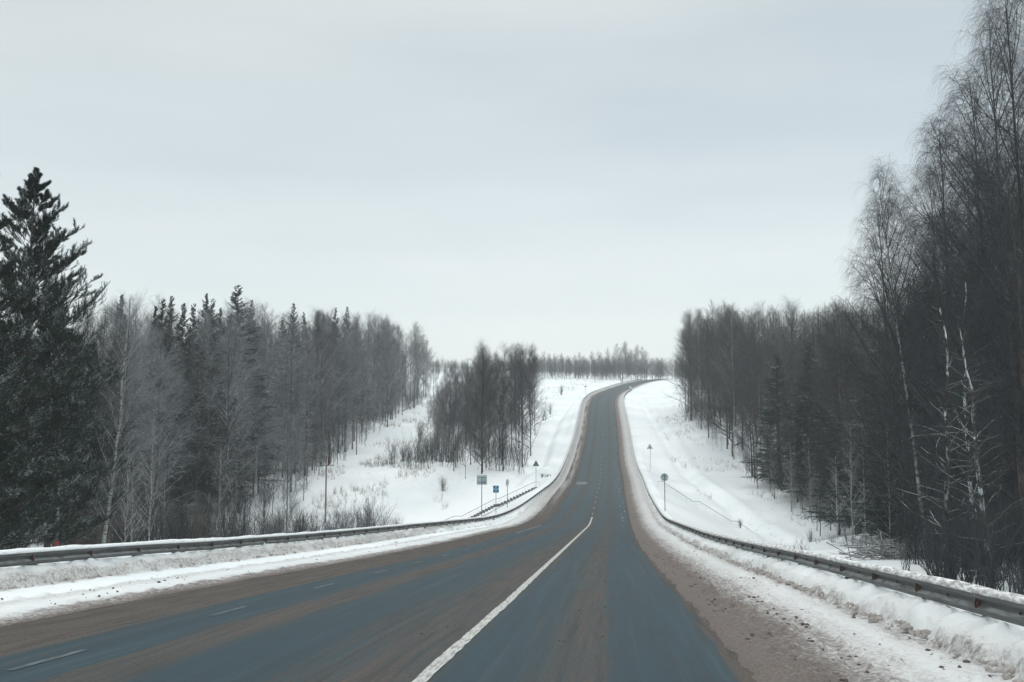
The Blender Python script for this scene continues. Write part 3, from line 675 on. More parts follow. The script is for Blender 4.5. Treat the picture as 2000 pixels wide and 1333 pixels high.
# ------------------------------------------------------------------ stairs with railings down both slopes
def stairs(side, pl_img, label_s, label_r):
    """pl_img: handrail points (u, v, D) from the road downwards"""
    pts = [at(*p) for p in pl_img]
    # follow the ground: keep the plan, take the height from the slope plus handrail height
    root_r = empty('stair_railing', tuple(pts[0] - [0, 0, .95]), 0, label_r, 'railing'); inv = -np.array(root_r.location)
    XY = np.array([p[:2] for p in pts]); L = np.concatenate([[0], np.cumsum(np.linalg.norm(np.diff(XY, axis=0), axis=1))])
    zs = np.array([p[2] for p in pts])
    n = int(L[-1] / 1.45); q = np.linspace(0, L[-1], n)
    px, py, pz = np.interp(q, L, XY[:, 0]), np.interp(q, L, XY[:, 1]), np.interp(q, L, zs)
    for off, nm in ((0, ''),):
        b = MB(); O = np.array([0, off, 0])
        b.tube([p + inv + O for p in pts], .034, 6); ob('handrail', b.mesh('handrail', M_DARKMETAL, True), root_r)
        b = MB(); b.tube([p + inv + O - [0, 0, .45] for p in pts], .011, 5); ob('mid_rail', b.mesh('mid_rail', M_GREY, True), root_r)
    for a, c_, d in zip(px, py, pz):
        for off in (0,):
            b = MB(); b.tube([np.array([a, c_ + off, d - 1.15]) + inv, np.array([a, c_ + off, d]) + inv], .014, 5); ob('baluster', b.mesh('baluster', M_GREY, True), root_r)
    if side > 0: return
    root_s = empty('stairs', tuple(pts[0] - [0, 0, .95]), 0, label_s, 'stairs')
    m = int(L[-1] / .55); q = np.linspace(0, L[-1], m)
    sx, sy, sz = np.interp(q, L, XY[:, 0]), np.interp(q, L, XY[:, 1]), np.interp(q, L, zs)
    for a, c_, d in zip(sx, sy, sz):
        b = MB(); b.box((-.24, .15, -.35), (.24, 1.5, 0)); b.box((-.24, .15, 0.003), (.1, 1.45, .06))
        o = ob('step', b.mesh('step', M_CONC), root_s, tuple(np.array([a, c_, d - .98]) + inv))
sL = [(1054, 940.5, 170), (1043, 941, 169), (976, 972, 166), (966, 973.6, 165), (903, 1006, 161), (888, 1006, 160), (872, 1013, 159)]
sR = [(1282, 940, 166), (1290, 939, 165.5), (1350, 978, 163), (1362, 978, 162.5), (1422, 1015, 160), (1434, 1016, 159.5), (1472, 1041, 158)]
stairs(-1, sL, 'flight of dark concrete steps down the left road bank', 'thin metal stair railing with a kinked handrail on the left bank')
stairs(1, sR, 'snow-covered flight of steps down the right road bank', 'dark metal stair railing running down the right snow slope')

# ------------------------------------------------------------------ tree builders
def interp_pl(P, Rr, t):
    """P (N,K,3) sampled at t (N,n) -> pos, tangent, radius"""
    Nn, K, _ = P.shape; f_ = np.clip(t, 0, .9999) * (K - 1); i = f_.astype(int); w = (f_ - i)[..., None]
    r_ = np.arange(Nn)[:, None]; a = P[r_, i]; b = P[r_, i + 1]
    T_ = b - a; T_ /= np.linalg.norm(T_, axis=-1, keepdims=True) + 1e-9
    return a * (1 - w) + b * w, T_, Rr[r_, i] * (1 - w[..., 0]) + Rr[r_, i + 1] * w[..., 0]
def grow(rg, P, Rr, n, t0, t1, Lf, ang, K, up=0., wig=.12, rk=.5, rmax=.012, tip=.3, flat=False, jit=.9, rfix=None, rel=False):
    Nn = len(P)
    t = (np.arange(n)[None] + rg.random((Nn, n)) * jit) / n * (t1 - t0) + t0
    p, T_, r0 = interp_pl(P, Rr, t)
    az = rg.random((Nn, n)) * 2 * np.pi + np.arange(n)[None] * 2.4
    ref = np.where(np.abs(T_[..., 2:3]) > .8, np.array([1., 0, 0]), np.array([0, 0, 1.]))
    A = np.cross(T_, ref); A /= np.linalg.norm(A, axis=-1, keepdims=True); B = np.cross(A, T_)
    if flat: sgn = np.where(rg.random((Nn, n)) < .5, -1, 1)[..., None]; side = A * sgn * .95 + B * (rg.random((Nn, n, 1)) - .35) * .5
    else: side = A * np.cos(az)[..., None] + B * np.sin(az)[..., None]
    an = ang(t) if callable(ang) else np.full(t.shape, ang); an = an + rg.normal(0, .13, t.shape)
    d = T_ * np.cos(an)[..., None] + side * np.sin(an)[..., None]; d /= np.linalg.norm(d, axis=-1, keepdims=True)
    L = (Lf(t) if callable(Lf) else np.full(t.shape, Lf)) * (.65 + .6 * rg.random(t.shape))
    if rel: L = L * np.linalg.norm(np.diff(P, axis=1), axis=2).sum(1)[:, None]
    p = p.reshape(-1, 3); d = d.reshape(-1, 3); L = L.reshape(-1); r0 = r0.reshape(-1)
    out = [p]; step = L / (K - 1)
    for k in range(K - 1):
        d = d + np.array([0, 0, up]) / (K - 1) + rg.normal(0, wig, d.shape) / math.sqrt(K)
        d /= np.linalg.norm(d, axis=-1, keepdims=True); out.append(out[-1] + d * step[:, None])
    Pn = np.stack(out, 1)
    rb = np.minimum(r0 * .75, rk * .01 * L + .003); rb = np.minimum(rb, rmax) if rmax else rb
    if rfix is not None: rb = np.full(len(L), rfix) * (.7 + .6 * rg.random(len(L)))
    Rn = rb[:, None] * (1 - (1 - tip) * np.linspace(0, 1, K)[None])
    return Pn, Rn
def trunk_pl(rg, H, r, K=14, lean=(0, 0), wob=.015):
    if r < .16 and K == 14 and lean != (0, 0): wob = .028
    t = np.linspace(0, 1, K); w = np.cumsum(rg.normal(0, wob * H / K * 2.2, (K, 2)), 0); w -= w[0]
    P = np.stack([w[:, 0] + lean[0] * H * t, w[:, 1] + lean[1] * H * t, H * t - .5 * (1 - t)], -1)[None]
    Rr = (r * (1 - t) ** .85 * (1 + .5 * np.exp(-t * 40)) + .012)[None]
    return P, Rr
def join(parts):
    V = []; Q = []; n = 0
    for v, q_ in parts: V.append(v); Q.append(q_ + n); n += len(v)
    return np.vstack(V), np.vstack(Q)
def broadleaf(seed, H, r, kind, mats, dense=1.0, lean=(0, 0), split=False):
    """returns (trunk mesh, crown mesh)"""
    rg = np.random.default_rng(seed)
    T0, R0 = trunk_pl(rg, H, r, 14, lean)
    d = dense
    if kind == 'weeping':        # tall birch, long hanging twigs
        B1 = grow(rg, T0, R0, int(62 * d), .12, .985, lambda t: H * (.06 + .25 * np.sin(np.clip((1 - t) * 1.25, 0, 1.57)) ** .8), lambda t: .95 - .45 * t, 9, .25, .18, .9, .09)
        B2 = grow(rg, *B1, 9, .2, .98, lambda t: .44 * (1.15 - .6 * t), .75, 6, -.35, .25, .6, .022, rel=True)
        B3 = grow(rg, *B2, 5, .25, 1.0, H * .042, .8, 5, -1.3, .2, .5, .009)
        B4 = grow(rg, *B2, 8, .3, 1.0, H * .058, .6, 5, -2.6, .15, .5, .009)
        lv = [(B1, 4), (B2, 3), (B3, 3), (B4, 3)]
    elif kind == 'upright':      # forest-grown, long clear stem, narrow crown
        B1 = grow(rg, T0, R0, int(50 * d), .16, .985, lambda t: H * (.05 + .20 * np.sin(np.clip((1 - t) * 2.2, 0, 1.57))) * (.55 + .45 * sstep(t, .15, .5)), lambda t: .85 - .3 * t, 8, .40, .20, .9, .06)
        B2 = grow(rg, *B1, 10, .15, .98, lambda t: .46 * (1.2 - .6 * t), .65, 5, .2, .28, .6, .018, rel=True)
        B3 = grow(rg, *B2, 9, .15, 1.0, .60, .7, 4, .1, .3, .5, .011, .5, rel=True)
        lv = [(B1, 4), (B2, 3), (B3, 3)]
    elif kind == 'spreading':    # open grown, arching limbs low down
        B1 = grow(rg, T0, R0, int(46 * d), .08, .98, lambda t: H * (.06 + .27 * (1 - t) ** .7), lambda t: 1.1 - .55 * t, 9, .1, .2, .9, .07)
        B2 = grow(rg, *B1, 9, .2, .98, lambda t: H * .09 * (1.15 - .6 * t), .7, 6, -.1, .25, .6, .022)
        B3 = grow(rg, *B2, 10, .15, 1.0, H * .042, .75, 4, -.2, .3, .5, .011, .5)
        lv = [(B1, 4), (B2, 3), (B3, 3)]
    elif kind == 'crooked':      # leaning roadside tree with drooping, wandering limbs
        T0 = T0 + np.cumsum(rg.normal(0, .07, T0.shape), 1) * [1, 1, 0]
        B1 = grow(rg, T0, R0, int(58 * d), .10, .98, lambda t: H * (.05 + .20 * (1 - t) ** .7), lambda t: 1.15 - .5 * t, 10, -.25, .42, .9, .035)
        B2 = grow(rg, *B1, 10, .12, .98, lambda t: .42 * (1.15 - .6 * t), .8, 6, -.2, .35, .6, .016, rel=True)
        B3 = grow(rg, *B2, 9, .15, 1.0, .5, .8, 4, -.4, .3, .5, .009, .5, rel=True)
        lv = [(B1, 4), (B2, 3), (B3, 3)]
    elif kind == 'vase':         # slender sapling with steep V branches
        B1 = grow(rg, T0, R0, int(32 * d), .16, .97, lambda t: H * (.06 + .27 * (1 - t)), .78, 7, .25, .1, .8, .05)
        B2 = grow(rg, *B1, 7, .2, .98, lambda t: H * .07 * (1.2 - .6 * t), .55, 4, .15, .2, .6, .014)
        B3 = grow(rg, *B2, 4, .2, 1.0, H * .03, .6, 3, .1, .25, .5, .007)
        lv = [(B1, 4), (B2, 3), (B3, 3)]
    tv = tubes(T0, R0, 8)
    if split:
        return mk('trunk', *tv, mats[0]), mk('crown', *join([tubes(p, r_, s_) for (p, r_), s_ in lv[1:]]), mats[1]), mk('limbs', *tubes(B1[0], B1[1], 6), mats[2])
    return mk('trunk', *tv, mats[0]), mk('crown', *join([tubes(p, r_, s_) for (p, r_), s_ in lv]), mats[1])
def spruce(seed, H, mats, dens=1.0, w=1.0):
    rg = np.random.default_rng(seed)
    T0, R0 = trunk_pl(rg, H, H * .011, 10, (0, 0), .004)
    prof = lambda t: w * H * (.010 + .175 * (1 - t) ** .85)
    B1 = grow(rg, T0, R0, int(250 * dens), .08, .995, prof, lambda t: 1.62 - .75 * t ** 2.5, 6, .22, .08, .6, .03, jit=1)
    B2 = grow(rg, *B1, 13, .12, 1.0, lambda t: .36 * (1.2 - .8 * t), .75, 4, -.35, .12, 6, .055, .35, flat=True, rfix=.036, rel=True)
    B3 = grow(rg, *B2, 6, .12, 1.0, .48, .75, 3, -.5, .14, 6, .045, .3, flat=True, rfix=.028, rel=True)
    return mk('trunk', *tubes(T0, R0, 6), mats[0]), mk('crown', *join([tubes(p, r_ * (1 if i else 1), 3) for i, (p, r_) in enumerate((B1, B2, B3))]), mats[1])
def needles(rg, P, n, L):
    """tufts: thin triangles around every shoot"""
    Nn = len(P); t = rg.random((Nn, n)); pos, T_, _ = interp_pl(P, np.ones(P.shape[:2]), t)
    az = rg.random((Nn, n)) * 6.283; ref = np.where(np.abs(T_[..., 2:3]) > .8, np.array([1., 0, 0]), np.array([0, 0, 1.]))
    A = np.cross(T_, ref); A /= np.linalg.norm(A, axis=-1, keepdims=True) + 1e-9; B = np.cross(A, T_)
    L_w = .065
    sd = A * np.cos(az)[..., None] + B * np.sin(az)[..., None]
    d = T_ * .75 + sd * .75; w = np.cross(d, sd); w /= np.linalg.norm(w, axis=-1, keepdims=True) + 1e-9
    pos = pos.reshape(-1, 3); d = d.reshape(-1, 3) * L * (.7 + .6 * rg.random((Nn * n, 1))); w = w.reshape(-1, 3) * L * L_w
    V = np.stack([pos - w, pos + w, pos + d], 1).reshape(-1, 3)
    return V, np.arange(len(V)).reshape(-1, 3)
def pine(seed, H, mats, rad=.19, low=.12):
    rg = np.random.default_rng(seed)
    T0, R0 = trunk_pl(rg, H, H * .010, 14, (0, 0), .006)
    B1 = grow(rg, T0, R0, 175, low, .985, lambda t: H * (.012 + rad * np.sin(np.clip((1 - t) * 2.3, 0, 1.5)) * (.86 + .14 * np.sin(t * 47) ** 2)), lambda t: 1.42 - .55 * t, 8, .22, .12, .9, .06)
    B2 = grow(rg, *B1, 14, .2, 1.0, lambda t: .36 * (1.25 - .7 * t), .8, 5, .35, .15, .8, .016, flat=True, rel=True)
    B3 = grow(rg, *B2, 8, .15, 1.0, .36, .5, 3, .9, .15, 2, .010, rel=True)
    wood = join([tubes(B1[0], B1[1], 4), tubes(B2[0], B2[1], 3)])
    sh = tubes(B3[0], B3[1] * 0 + .012, 3); nV, nF = needles(rg, B3[0], 26, .155)
    bm = mk('branches', *wood, mats[0]); cr_ = mk('crown', np.vstack([sh[0], nV]), [sh[1], nF + len(sh[0])], mats[2])
    return mk('trunk', *tubes(T0, R0, 8), mats[1]), cr_, bm
def bush(seed, H, mat, stems=16, spread=.7, dens=1.0):
    rg = np.random.default_rng(seed); K = 7
    az = rg.random(stems) * 6.283; lean = rg.random(stems) * spread
    t = np.linspace(0, 1, K)[None, :, None]
    d = np.stack([np.cos(az) * lean, np.sin(az) * lean, np.ones(stems)], -1)[:, None]
    hs = (H * (.6 + .4 * rg.random(stems)))[:, None, None]
    P = d * t * hs + np.cumsum(rg.normal(0, .03 * H, (stems, K, 3)), 1) * .5; P -= P[:, :1]; P += rg.normal(0, .12 * H * .5, (stems, 1, 3)) * [1, 1, 0]; P[:, 0, 2] = -.3
    Rr = np.repeat((.018 * (1 - .75 * np.linspace(0, 1, K)))[None], stems, 0) * (H / 4 + .5)
    B2 = grow(rg, P, Rr, int(9 * dens), .15, 1., H * .25, .6, 5, .2, .25, .6, .012)
    B3 = grow(rg, *B2, 6, .2, 1., H * .1, .65, 3, .15, .25, .5, .007)
    return mk('bush', *join([tubes(P, Rr, 4), tubes(B2[0], B2[1], 3), tubes(B3[0], B3[1], 3)]), mat)

# library of variants: each (parts dict, nominal height)
def var(me, mat):
    m2 = me.copy(); m2.materials.clear(); m2.materials.append(mat); return m2
LIB = {}
def add_lib(k, meshes, H, names=('trunk', 'crown')): LIB.setdefault(k, []).append((dict(zip(names, meshes)), H))
for i in range(5):
    a = broadleaf(100 + i, 24, .10, 'upright', (M_BARK, M_TWIG_PURPLE)); add_lib('forest_dark', a, 24)
    add_lib('forest_pale', (var(a[0], M_BARK_PALE), var(a[1], M_TWIG_MID)), 24); add_lib('forest_frost', (var(a[0], M_BARK), var(a[1], M_TWIG_FROST)), 24)
for i in range(3):
    a = broadleaf(200 + i, 20, .105, 'spreading', (M_BARK, M_TWIG_FROST)); add_lib('spread_frost', a, 20); add_lib('spread_dark', (var(a[0], M_BARK), var(a[1], M_TWIG)), 20)
    a = broadleaf(250 + i, 26, .14, 'weeping', (M_BIRCH, M_TWIG)); add_lib('weeping', a, 26); add_lib('weeping_dark', (var(a[0], M_BARK), var(a[1], M_TWIG)), 26)
    a = broadleaf(300 + i, 11, .055, 'vase', (M_BARK_PALE, M_TWIG_PALE)); add_lib('sapling', a, 11); add_lib('sapling_dark', (var(a[0], M_BARK), var(a[1], M_TWIG)), 11)
for i in range(3):
    a = spruce(400 + i, 22, (M_BARK, M_SPRUCE)); add_lib('spruce', a, 22)
add_lib('spruce_snow', (LIB['spruce'][0][0]['trunk'], var(LIB['spruce'][0][0]['crown'], M_SPRUCE_SNOW)), 22)
rt = np.random.default_rng(77)
COUNT = {}
def plant(kind, name, X, Y, H, label, cat, group=None, wide=1.0, v=None, tilt=(0, 0), sink=.1):
    X = float(X); Y = float(Y)
    lib = LIB[kind]; parts, H0 = lib[int(rt.integers(len(lib))) if v is None else v % len(lib)]
    z = float(ground(np.array([X]), np.array([Y]))[0]) - sink
    root = empty(name, (X, Y, z), float(rt.random() * 6.283) if tilt == (0, 0) else 0, label, cat, group)
    k = H / H0; root.scale = (k * wide, k * wide, k)
    if tilt != (0, 0): root.rotation_euler = (tilt[1], tilt[0], 0)
    for n_, me in parts.items(): ob(n_, me, root)
    COUNT[name] = COUNT.get(name, 0) + 1
    return root
def zat(X, Y): return float(ground(np.array([float(X)]), np.array([float(Y)]))[0])
def cap(X, Y, sky_pts):
    u = 1000 + F * X / Y; v_ = np.interp(u, [p[0] for p in sky_pts], [p[1] for p in sky_pts])
    return (HOR - v_) / F * Y + EYE - zat(X, Y)
SKYL = [(-400, 560), (190, 590), (260, 580), (330, 592), (440, 590), (520, 600), (600, 610), (700, 612), (760, 625), (820, 632), (850, 690)]
SKYR = [(1310, 622), (1345, 606), (1400, 592), (1500, 594), (1640, 586), (1750, 560), (2200, 500)]

# --- left wood, front rows as trees of their own
edgeL = [(-47, 82), (-43, 96), (-38, 112), (-36, 130), (-37, 160), (-39, 200), (-39, 235), (-38, 270), (-38.5, 320), (-36.5, 370), (-35, 420), (-33, 440)]
eY = [p[1] for p in edgeL]; eX = [p[0] for p in edgeL]
nL = 0
for i in range(104):
    Y = 84 + (438 - 84) * ((i + rt.random() * .9) / 104) ** 1.25
    X = np.interp(Y, eY, eX) - 20 * rt.random() ** 1.5 - .5
    u = 1000 + F * X / Y
    c = cap(X, Y, SKYL); H = min(c * (.86 + .16 * rt.random()), 36)
    front = X > np.interp(Y, eY, eX) - 7
    if u < 560:
        kind = 'forest_dark' if rt.random() < .25 else ('spread_frost' if rt.random() < .35 else 'forest_frost')
    else: kind = ['spread_frost', 'forest_frost', 'forest_frost', 'forest_dark', 'spread_frost'][int(rt.integers(5))]
    if front and kind.startswith('spread'): H *= .78
    lab = ('snow-dusted leafless tree in the front of the wood left of the road' if 'frost' in kind else 'dark leafless tree in the front of the wood left of the road')
    plant(kind, 'bare_tree', X, Y, H, lab, 'tree', 'snow-dusted trees of the left wood' if 'frost' in kind else 'dark trees of the left wood', 1.0)
# spruces whose tips make the left skyline
for u, v_, off in [(229, 573, 12), (313, 582, 12), (330, 577, 14), (353, 589, 12), (374, 592, 13), (397, 571, 13), (410, 582, 15), (457, 555, 9), (488, 583, 14), (571, 590, 11), (591, 609, 13), (617, 607, 12), (630, 615, 14), (653, 600, 9), (676, 597, 8), (548, 618, 14), (300, 597, 14), (425, 600, 15)]:
    a = (1000 - u) / F
    Y = 60.
    while Y < 430 and a * Y < -np.interp(Y, eY, eX) + off: Y += 1
    X = -a * Y; H = (HOR - v_) / F * Y + EYE - zat(X, Y)
    big = u == 457
    plant('spruce', 'spruce_tree', X, Y, H, 'tallest spruce of the left wood, its dark tip above the skyline' if big else 'dark spruce whose pointed tip shows in the left skyline', 'spruce', None if big else 'spruces along the left skyline', 1.4 if big else .92)
for u, v_, Y in [(560, 640, 196), (300, 690, 124), (415, 650, 150), (690, 660, 306)]:
    X = (u - 1000) / F * Y; plant('spruce_snow' if u in (560, 690) else 'spruce', 'spruce_tree', X, Y, (HOR - v_) / F * Y + EYE - zat(X, Y),
        {560: 'pale snow-laden spruce in the middle of the left wood', 690: 'snow-laden spruce deeper in the wood behind the utility pole', 300: 'dark spruce just right of the white birch crown', 415: 'dark spruce standing inside the left wood below the skyline'}[u], 'spruce', None, 1.35)

# --- right wood
edgeR = [(18.5, 30), (22.5, 45), (27, 60), (33, 80), (38, 100), (43, 125), (46, 150), (48, 180), (49.5, 210), (50, 240), (49.5, 262), (50, 285), (55, 330), (63, 380)]
fY = [p[1] for p in edgeR]; fX = [p[0] for p in edgeR]
for i in range(92):
    Y = 66 + (345 - 66) * ((i + rt.random() * .9) / 92) ** 1.15
    X = np.interp(Y, fY, fX) + 20 * rt.random() ** 1.4 + .6
    c = cap(X, Y, SKYR); H = min(c * (.86 + .14 * rt.random()), 36)
    r_ = rt.random(); kind = 'forest_dark' if r_ < .5 else ('forest_pale' if r_ < .84 else 'spread_dark')
    pale = kind == 'forest_pale'
    plant(kind, 'bare_tree', X, Y, H, 'pale-stemmed leafless tree in the front of the right wood' if pale else 'dark-stemmed leafless tree in the front of the right wood', 'tree', 'pale-stemmed trees of the right wood' if pale else 'dark-stemmed trees of the right wood')
for u, v_, Y, lab in [(1520, 690, 195, 'dark spruce inside the right wood behind a crooked pale tree'), (1585, 670, 172, 'tallest dark spruce showing between stems of the right wood'), (1625, 700, 160, 'dark spruce inside the right wood, right of the tallest one'), (1560, 760, 180, 'small dark spruce low inside the right wood'), (1500, 840, 200, 'low dark spruce at the foot of the right wood edge')]:
    X = (u - 1000) / F * Y; plant('spruce', 'spruce_tree', X, Y, (HOR - v_) / F * Y + EYE - zat(X, Y), lab, 'spruce', None, 1.5)
for u, v_, Y, lab in [(1722, 640, 118, 'dark spruce half hidden left of the leaning birch'), (1775, 610, 108, 'dark spruce directly behind the leaning birch'), (1850, 600, 104, 'dark spruce behind the long snowy limbs'), (1905, 560, 100, 'dark spruce behind the second snow-plastered trunk'), (1960, 540, 98, 'dark spruce behind the reddish pines'), (1668, 690, 140, 'dark spruce above the V-branched sapling pair'), (1990, 620, 80, 'dark spruce at the right edge behind the pines'), (1745, 760, 100, 'low dark spruce behind the brush pile')]:
    X = (u - 1000) / F * Y; plant('spruce', 'spruce_tree', X, Y, (HOR - v_) / F * Y + EYE - zat(X, Y), lab, 'spruce', None, 1.5)
# near right trees
nearR = [  # u_base, v_top, Y, kind, label, lean
    (1800, 325, 74, 'weeping', 'white-stemmed birch leaning left in front of the right wood', -.10, 0),
    (1880, 235, 66, 'weeping_dark', 'tall weeping tree with fine hanging twigs above the snowy limbs', -.03, 1),
    (1945, 130, 60, 'weeping_dark', 'tall dark weeping tree between two higher crowns at right', -.03, 2),
    (1990, 15, 56, 'weeping_dark', 'tallest weeping tree, its top near the upper right corner', -.03, 0),
    (2045, -40, 50, 'weeping_dark', 'weeping tree cut off by the right picture edge', -.04, 1),
    (1850, 330, 84, 'weeping_dark', 'broad weeping tree behind the white leaning birch', -.03, 2),
    (1760, 400, 92, 'weeping_dark', 'weeping tree with drooping outermost twigs left of the leaning birch', -.05, 1),
    (1930, 340, 74, 'weeping_dark', 'dark weeping tree filling the gap behind the tall right crowns', 0, 0),
    (2010, 250, 70, 'weeping_dark', 'dark weeping tree behind the tallest tree at the right edge', 0, 2),
    (1905, 290, 90, 'weeping_dark', 'weeping tree farther back, between the two tallest right crowns', 0, 0),
    (1862, 410, 98, 'weeping_dark', 'lower weeping tree farther back, right of the leaning birch', 0, 1),
    (1815, 470, 104, 'weeping_dark', 'small weeping tree peeping over the leaning birch limbs', 0, 0),
    (1965, 400, 88, 'weeping_dark', 'weeping tree deep behind the reddish pine trunks', 0, 1),
    (2060, 120, 62, 'weeping_dark', 'weeping tree whose limbs reach in from outside the right edge', -.02, 0),
    (1900, 430, 80, 'weeping_dark', 'dark weeping tree just behind the snow-plastered pair', .02, 2),
]
for u, v_, Y, kd, lab, ln_, vv in nearR:
    X = (u - 1000) / F * Y; H = (HOR - v_) / F * Y + EYE - zat(X, Y)
    plant(kd, 'birch_tree' if kd == 'weeping' else 'weeping_tree', X, Y, H, lab, 'birch' if kd == 'weeping' else 'tree', None, .92, vv, (ln_, 0.01 * (vv - 1)))
# snow-plastered trees near the right rail
for j, (u, v_, Y, lab) in enumerate([(1842, 560, 43, 'crooked tree with a trunk thickly plastered with snow, nearest the right rail'), (1912, 640, 40, 'second snow-plastered trunk right of the crooked one'), (1870, 480, 52, 'tree holding long snow-covered arching limbs behind the snow-plastered trunks')]):
    X = (u - 1000) / F * Y; H = (HOR - v_) / F * Y + EYE - zat(X, Y)
    a = broadleaf(500 + j, H, .13, 'crooked', (M_PLASTER, M_TWIG, M_LIMB), .9, (-.05, 0), True)
    LIB['pl%d' % j] = [({'trunk': a[0], 'crown': a[1], 'limbs': a[2]}, H)]
    plant('pl%d' % j, 'snowy_tree', X, Y, H, lab, 'tree')
# reddish pines at the right edge
for j, (u, v_, Y, lab) in enumerate([(1985, 300, 47, 'reddish pine trunk nearest the right picture edge'), (1965, 380, 58, 'slim reddish pine trunk just left of the edge pine')]):
    X = (u - 1000) / F * Y; H = (HOR - v_) / F * Y + EYE - zat(X, Y)
    a = broadleaf(520 + j, H, .15, 'upright', (M_PINEBARK, M_TWIG), .8, (-.06, 0)); LIB['rp%d' % j] = [({'trunk': a[0], 'crown': a[1]}, H)]
    plant('rp%d' % j, 'pine_tree', X, Y, H, lab, 'pine')
# pines behind near right
def plant_pine(seed, u, v_, Y, lab, rad=.19, low=.12, mats=None):
    X = (u - 1000) / F * Y; H = (HOR - v_) / F * Y + EYE - zat(X, Y)
    a = pine(seed, H, mats or (M_BARK, M_PINEBARK, M_PINE), rad, low); key = 'pine%d' % seed
    LIB[key] = [({'trunk': a[0], 'crown': a[1], 'branches': a[2]}, H)]
    return plant(key, 'pine_tree', X, Y, H, lab, 'pine')
plant_pine(640, 1825, 575, 86, 'dark green pine crown half hidden behind the leaning birch', .12, .45)
# big pines on the left
plant_pine(610, 48, 322, 64, 'large dark pine with ragged snowy boughs at left', .20, .05)
plant_pine(611, -58, 292, 60, 'large dark pine cut off by the left picture edge', .18, .05)
plant_pine(612, 105, 590, 74, 'lower pine spreading its boughs behind the large left pine', .24, .10)
# white birches at left
X, Y = (205 - 1000) / F * 74, 74.
H = (HOR - 578) / F * Y + EYE - zat(X, Y)
a = broadleaf(700, H, .15, 'vase', (M_BIRCH, M_TWIG_PALE), 1.2, (.10, 0)); LIB['wb'] = [({'trunk': a[0], 'crown': a[1]}, H)]
r_ = plant('wb', 'birch_tree', X, Y, H, 'white birch leaning right, standing out before the left wood', 'birch'); r_.rotation_euler = (0, 0, 0)
for u, v_, Y, lab in [(296, 760, 80, 'slender white birch right of the leaning birch'), (118, 960, 72, None), (252, 850, 78, 'thin white sapling trunk close right of the leaning birch'), (265, 880, 78.6, 'thinnest pale sapling between two white birches')]:
    if lab is None: continue
    X = (u - 1000) / F * Y; H = (HOR - v_) / F * Y + EYE - zat(X, Y)
    a = broadleaf(710 + u, H, .055 if u == 296 else .04, 'vase', (M_BIRCH, M_TWIG_PALE), 1.0, (.02, 0)); LIB['wb%d' % u] = [({'trunk': a[0], 'crown': a[1]}, H)]
    plant('wb%d' % u, 'birch_tree', X, Y, H, lab, 'birch').rotation_euler = (0, 0, 0)
# birch stem with a painted red band by the left pines
X, Y = (124 - 1000) / F * 70, 70.; z0 = zat(X, Y)
r_ = empty('birch_tree', (X, Y, z0), 0, 'birch stem with a red painted band beside the left pine', 'birch')
a = broadleaf(760, 9, .12, 'vase', (M_BIRCH, M_TWIG), .7); ob('trunk', a[0], r_); ob('crown', a[1], r_)
b = MB(); zb = at(0, 1058, 70)[2] - z0; b.tube([(0, 0, zb - .22), (.0, 0, zb + .2)], .155, 12); ob('painted_band', b.mesh('painted_band', M_RED, True), r_)

# --- copse beside the road in the centre
for i in range(62):
    Y = 186 + 165 * rt.random() ** 1.3
    x1 = np.interp(Y, [186, 215, 250, 290, 350], [1.5, 3.5, 5, 8, 10]); x0 = np.interp(Y, [186, 215, 250, 290, 350], [-14, -20, -24, -26, -26])
    X = x0 + (x1 - x0) * rt.random()
    c = cap(X, Y, [(840, 770), (860, 745), (885, 715), (925, 700), (940, 668), (960, 690), (985, 668), (1040, 668), (1058, 700), (1066, 735), (1080, 760)])
    if c < 5: continue
    kind = ['forest_dark', 'forest_pale', 'spread_dark', 'forest_dark'][int(rt.integers(4))]
    plant(kind, 'bare_tree', X, Y, c * (.8 + .2 * rt.random()), 'leafless tree of the dense copse between the snowy clearing and the road', 'tree', 'trees of the central copse', .85)
for u, vb, Y, vt, lab in [(950, 920, 196, 700, 'pale straight stem at the front of the central copse'), (877, 905, 203, 735, 'dark stem at the left front of the central copse'), (1020, 905, 208, 672, 'dark stem at the right front of the central copse'), (910, 935, 184, 790, 'leaning dark stem below the central copse')]:
    X = (u - 1000) / F * Y; plant('forest_pale' if 'pale' in lab else 'forest_dark', 'bare_tree', X, Y, (HOR - vt) / F * Y + EYE - zat(X, Y), lab, 'tree', None, .8)
# solitary tree in the clearing
for u, vt, Y, lab in [(758, 640, 285, 'tree with a clear thick stem standing at the edge of the left clearing'), (566, 800, 120, 'young tree right beside the brushy thicket behind the left rail')]:
    X = (u - 1000) / F * Y; plant('forest_frost', 'bare_tree', X, Y, (HOR - vt) / F * Y + EYE - zat(X, Y), lab, 'tree', None, 1.0)

# --- far row along the crest
for i in range(36):
    u = 1062 + (1312 - 1062) * (i + rt.random()) / 36; Y = 600 + 60 * rt.random()
    X = (u - 1000) / F * Y
    vt = np.interp(u, [1062, 1090, 1150, 1200, 1220, 1245, 1262, 1290, 1312], [692, 690, 698, 692, 682, 680, 696, 704, 704]) + rt.normal(0, 5)
    if rt.random() < .12: vt -= 14
    H = (HOR - vt) / F * Y + EYE - zat(X, Y)
    if H < 4: H = 4
    plant('forest_pale' if rt.random() < .3 else 'forest_dark', 'bare_tree', X, Y, H, 'distant leafless tree in the row along the crest beyond the bend', 'tree', 'distant trees along the crest', 1.1)

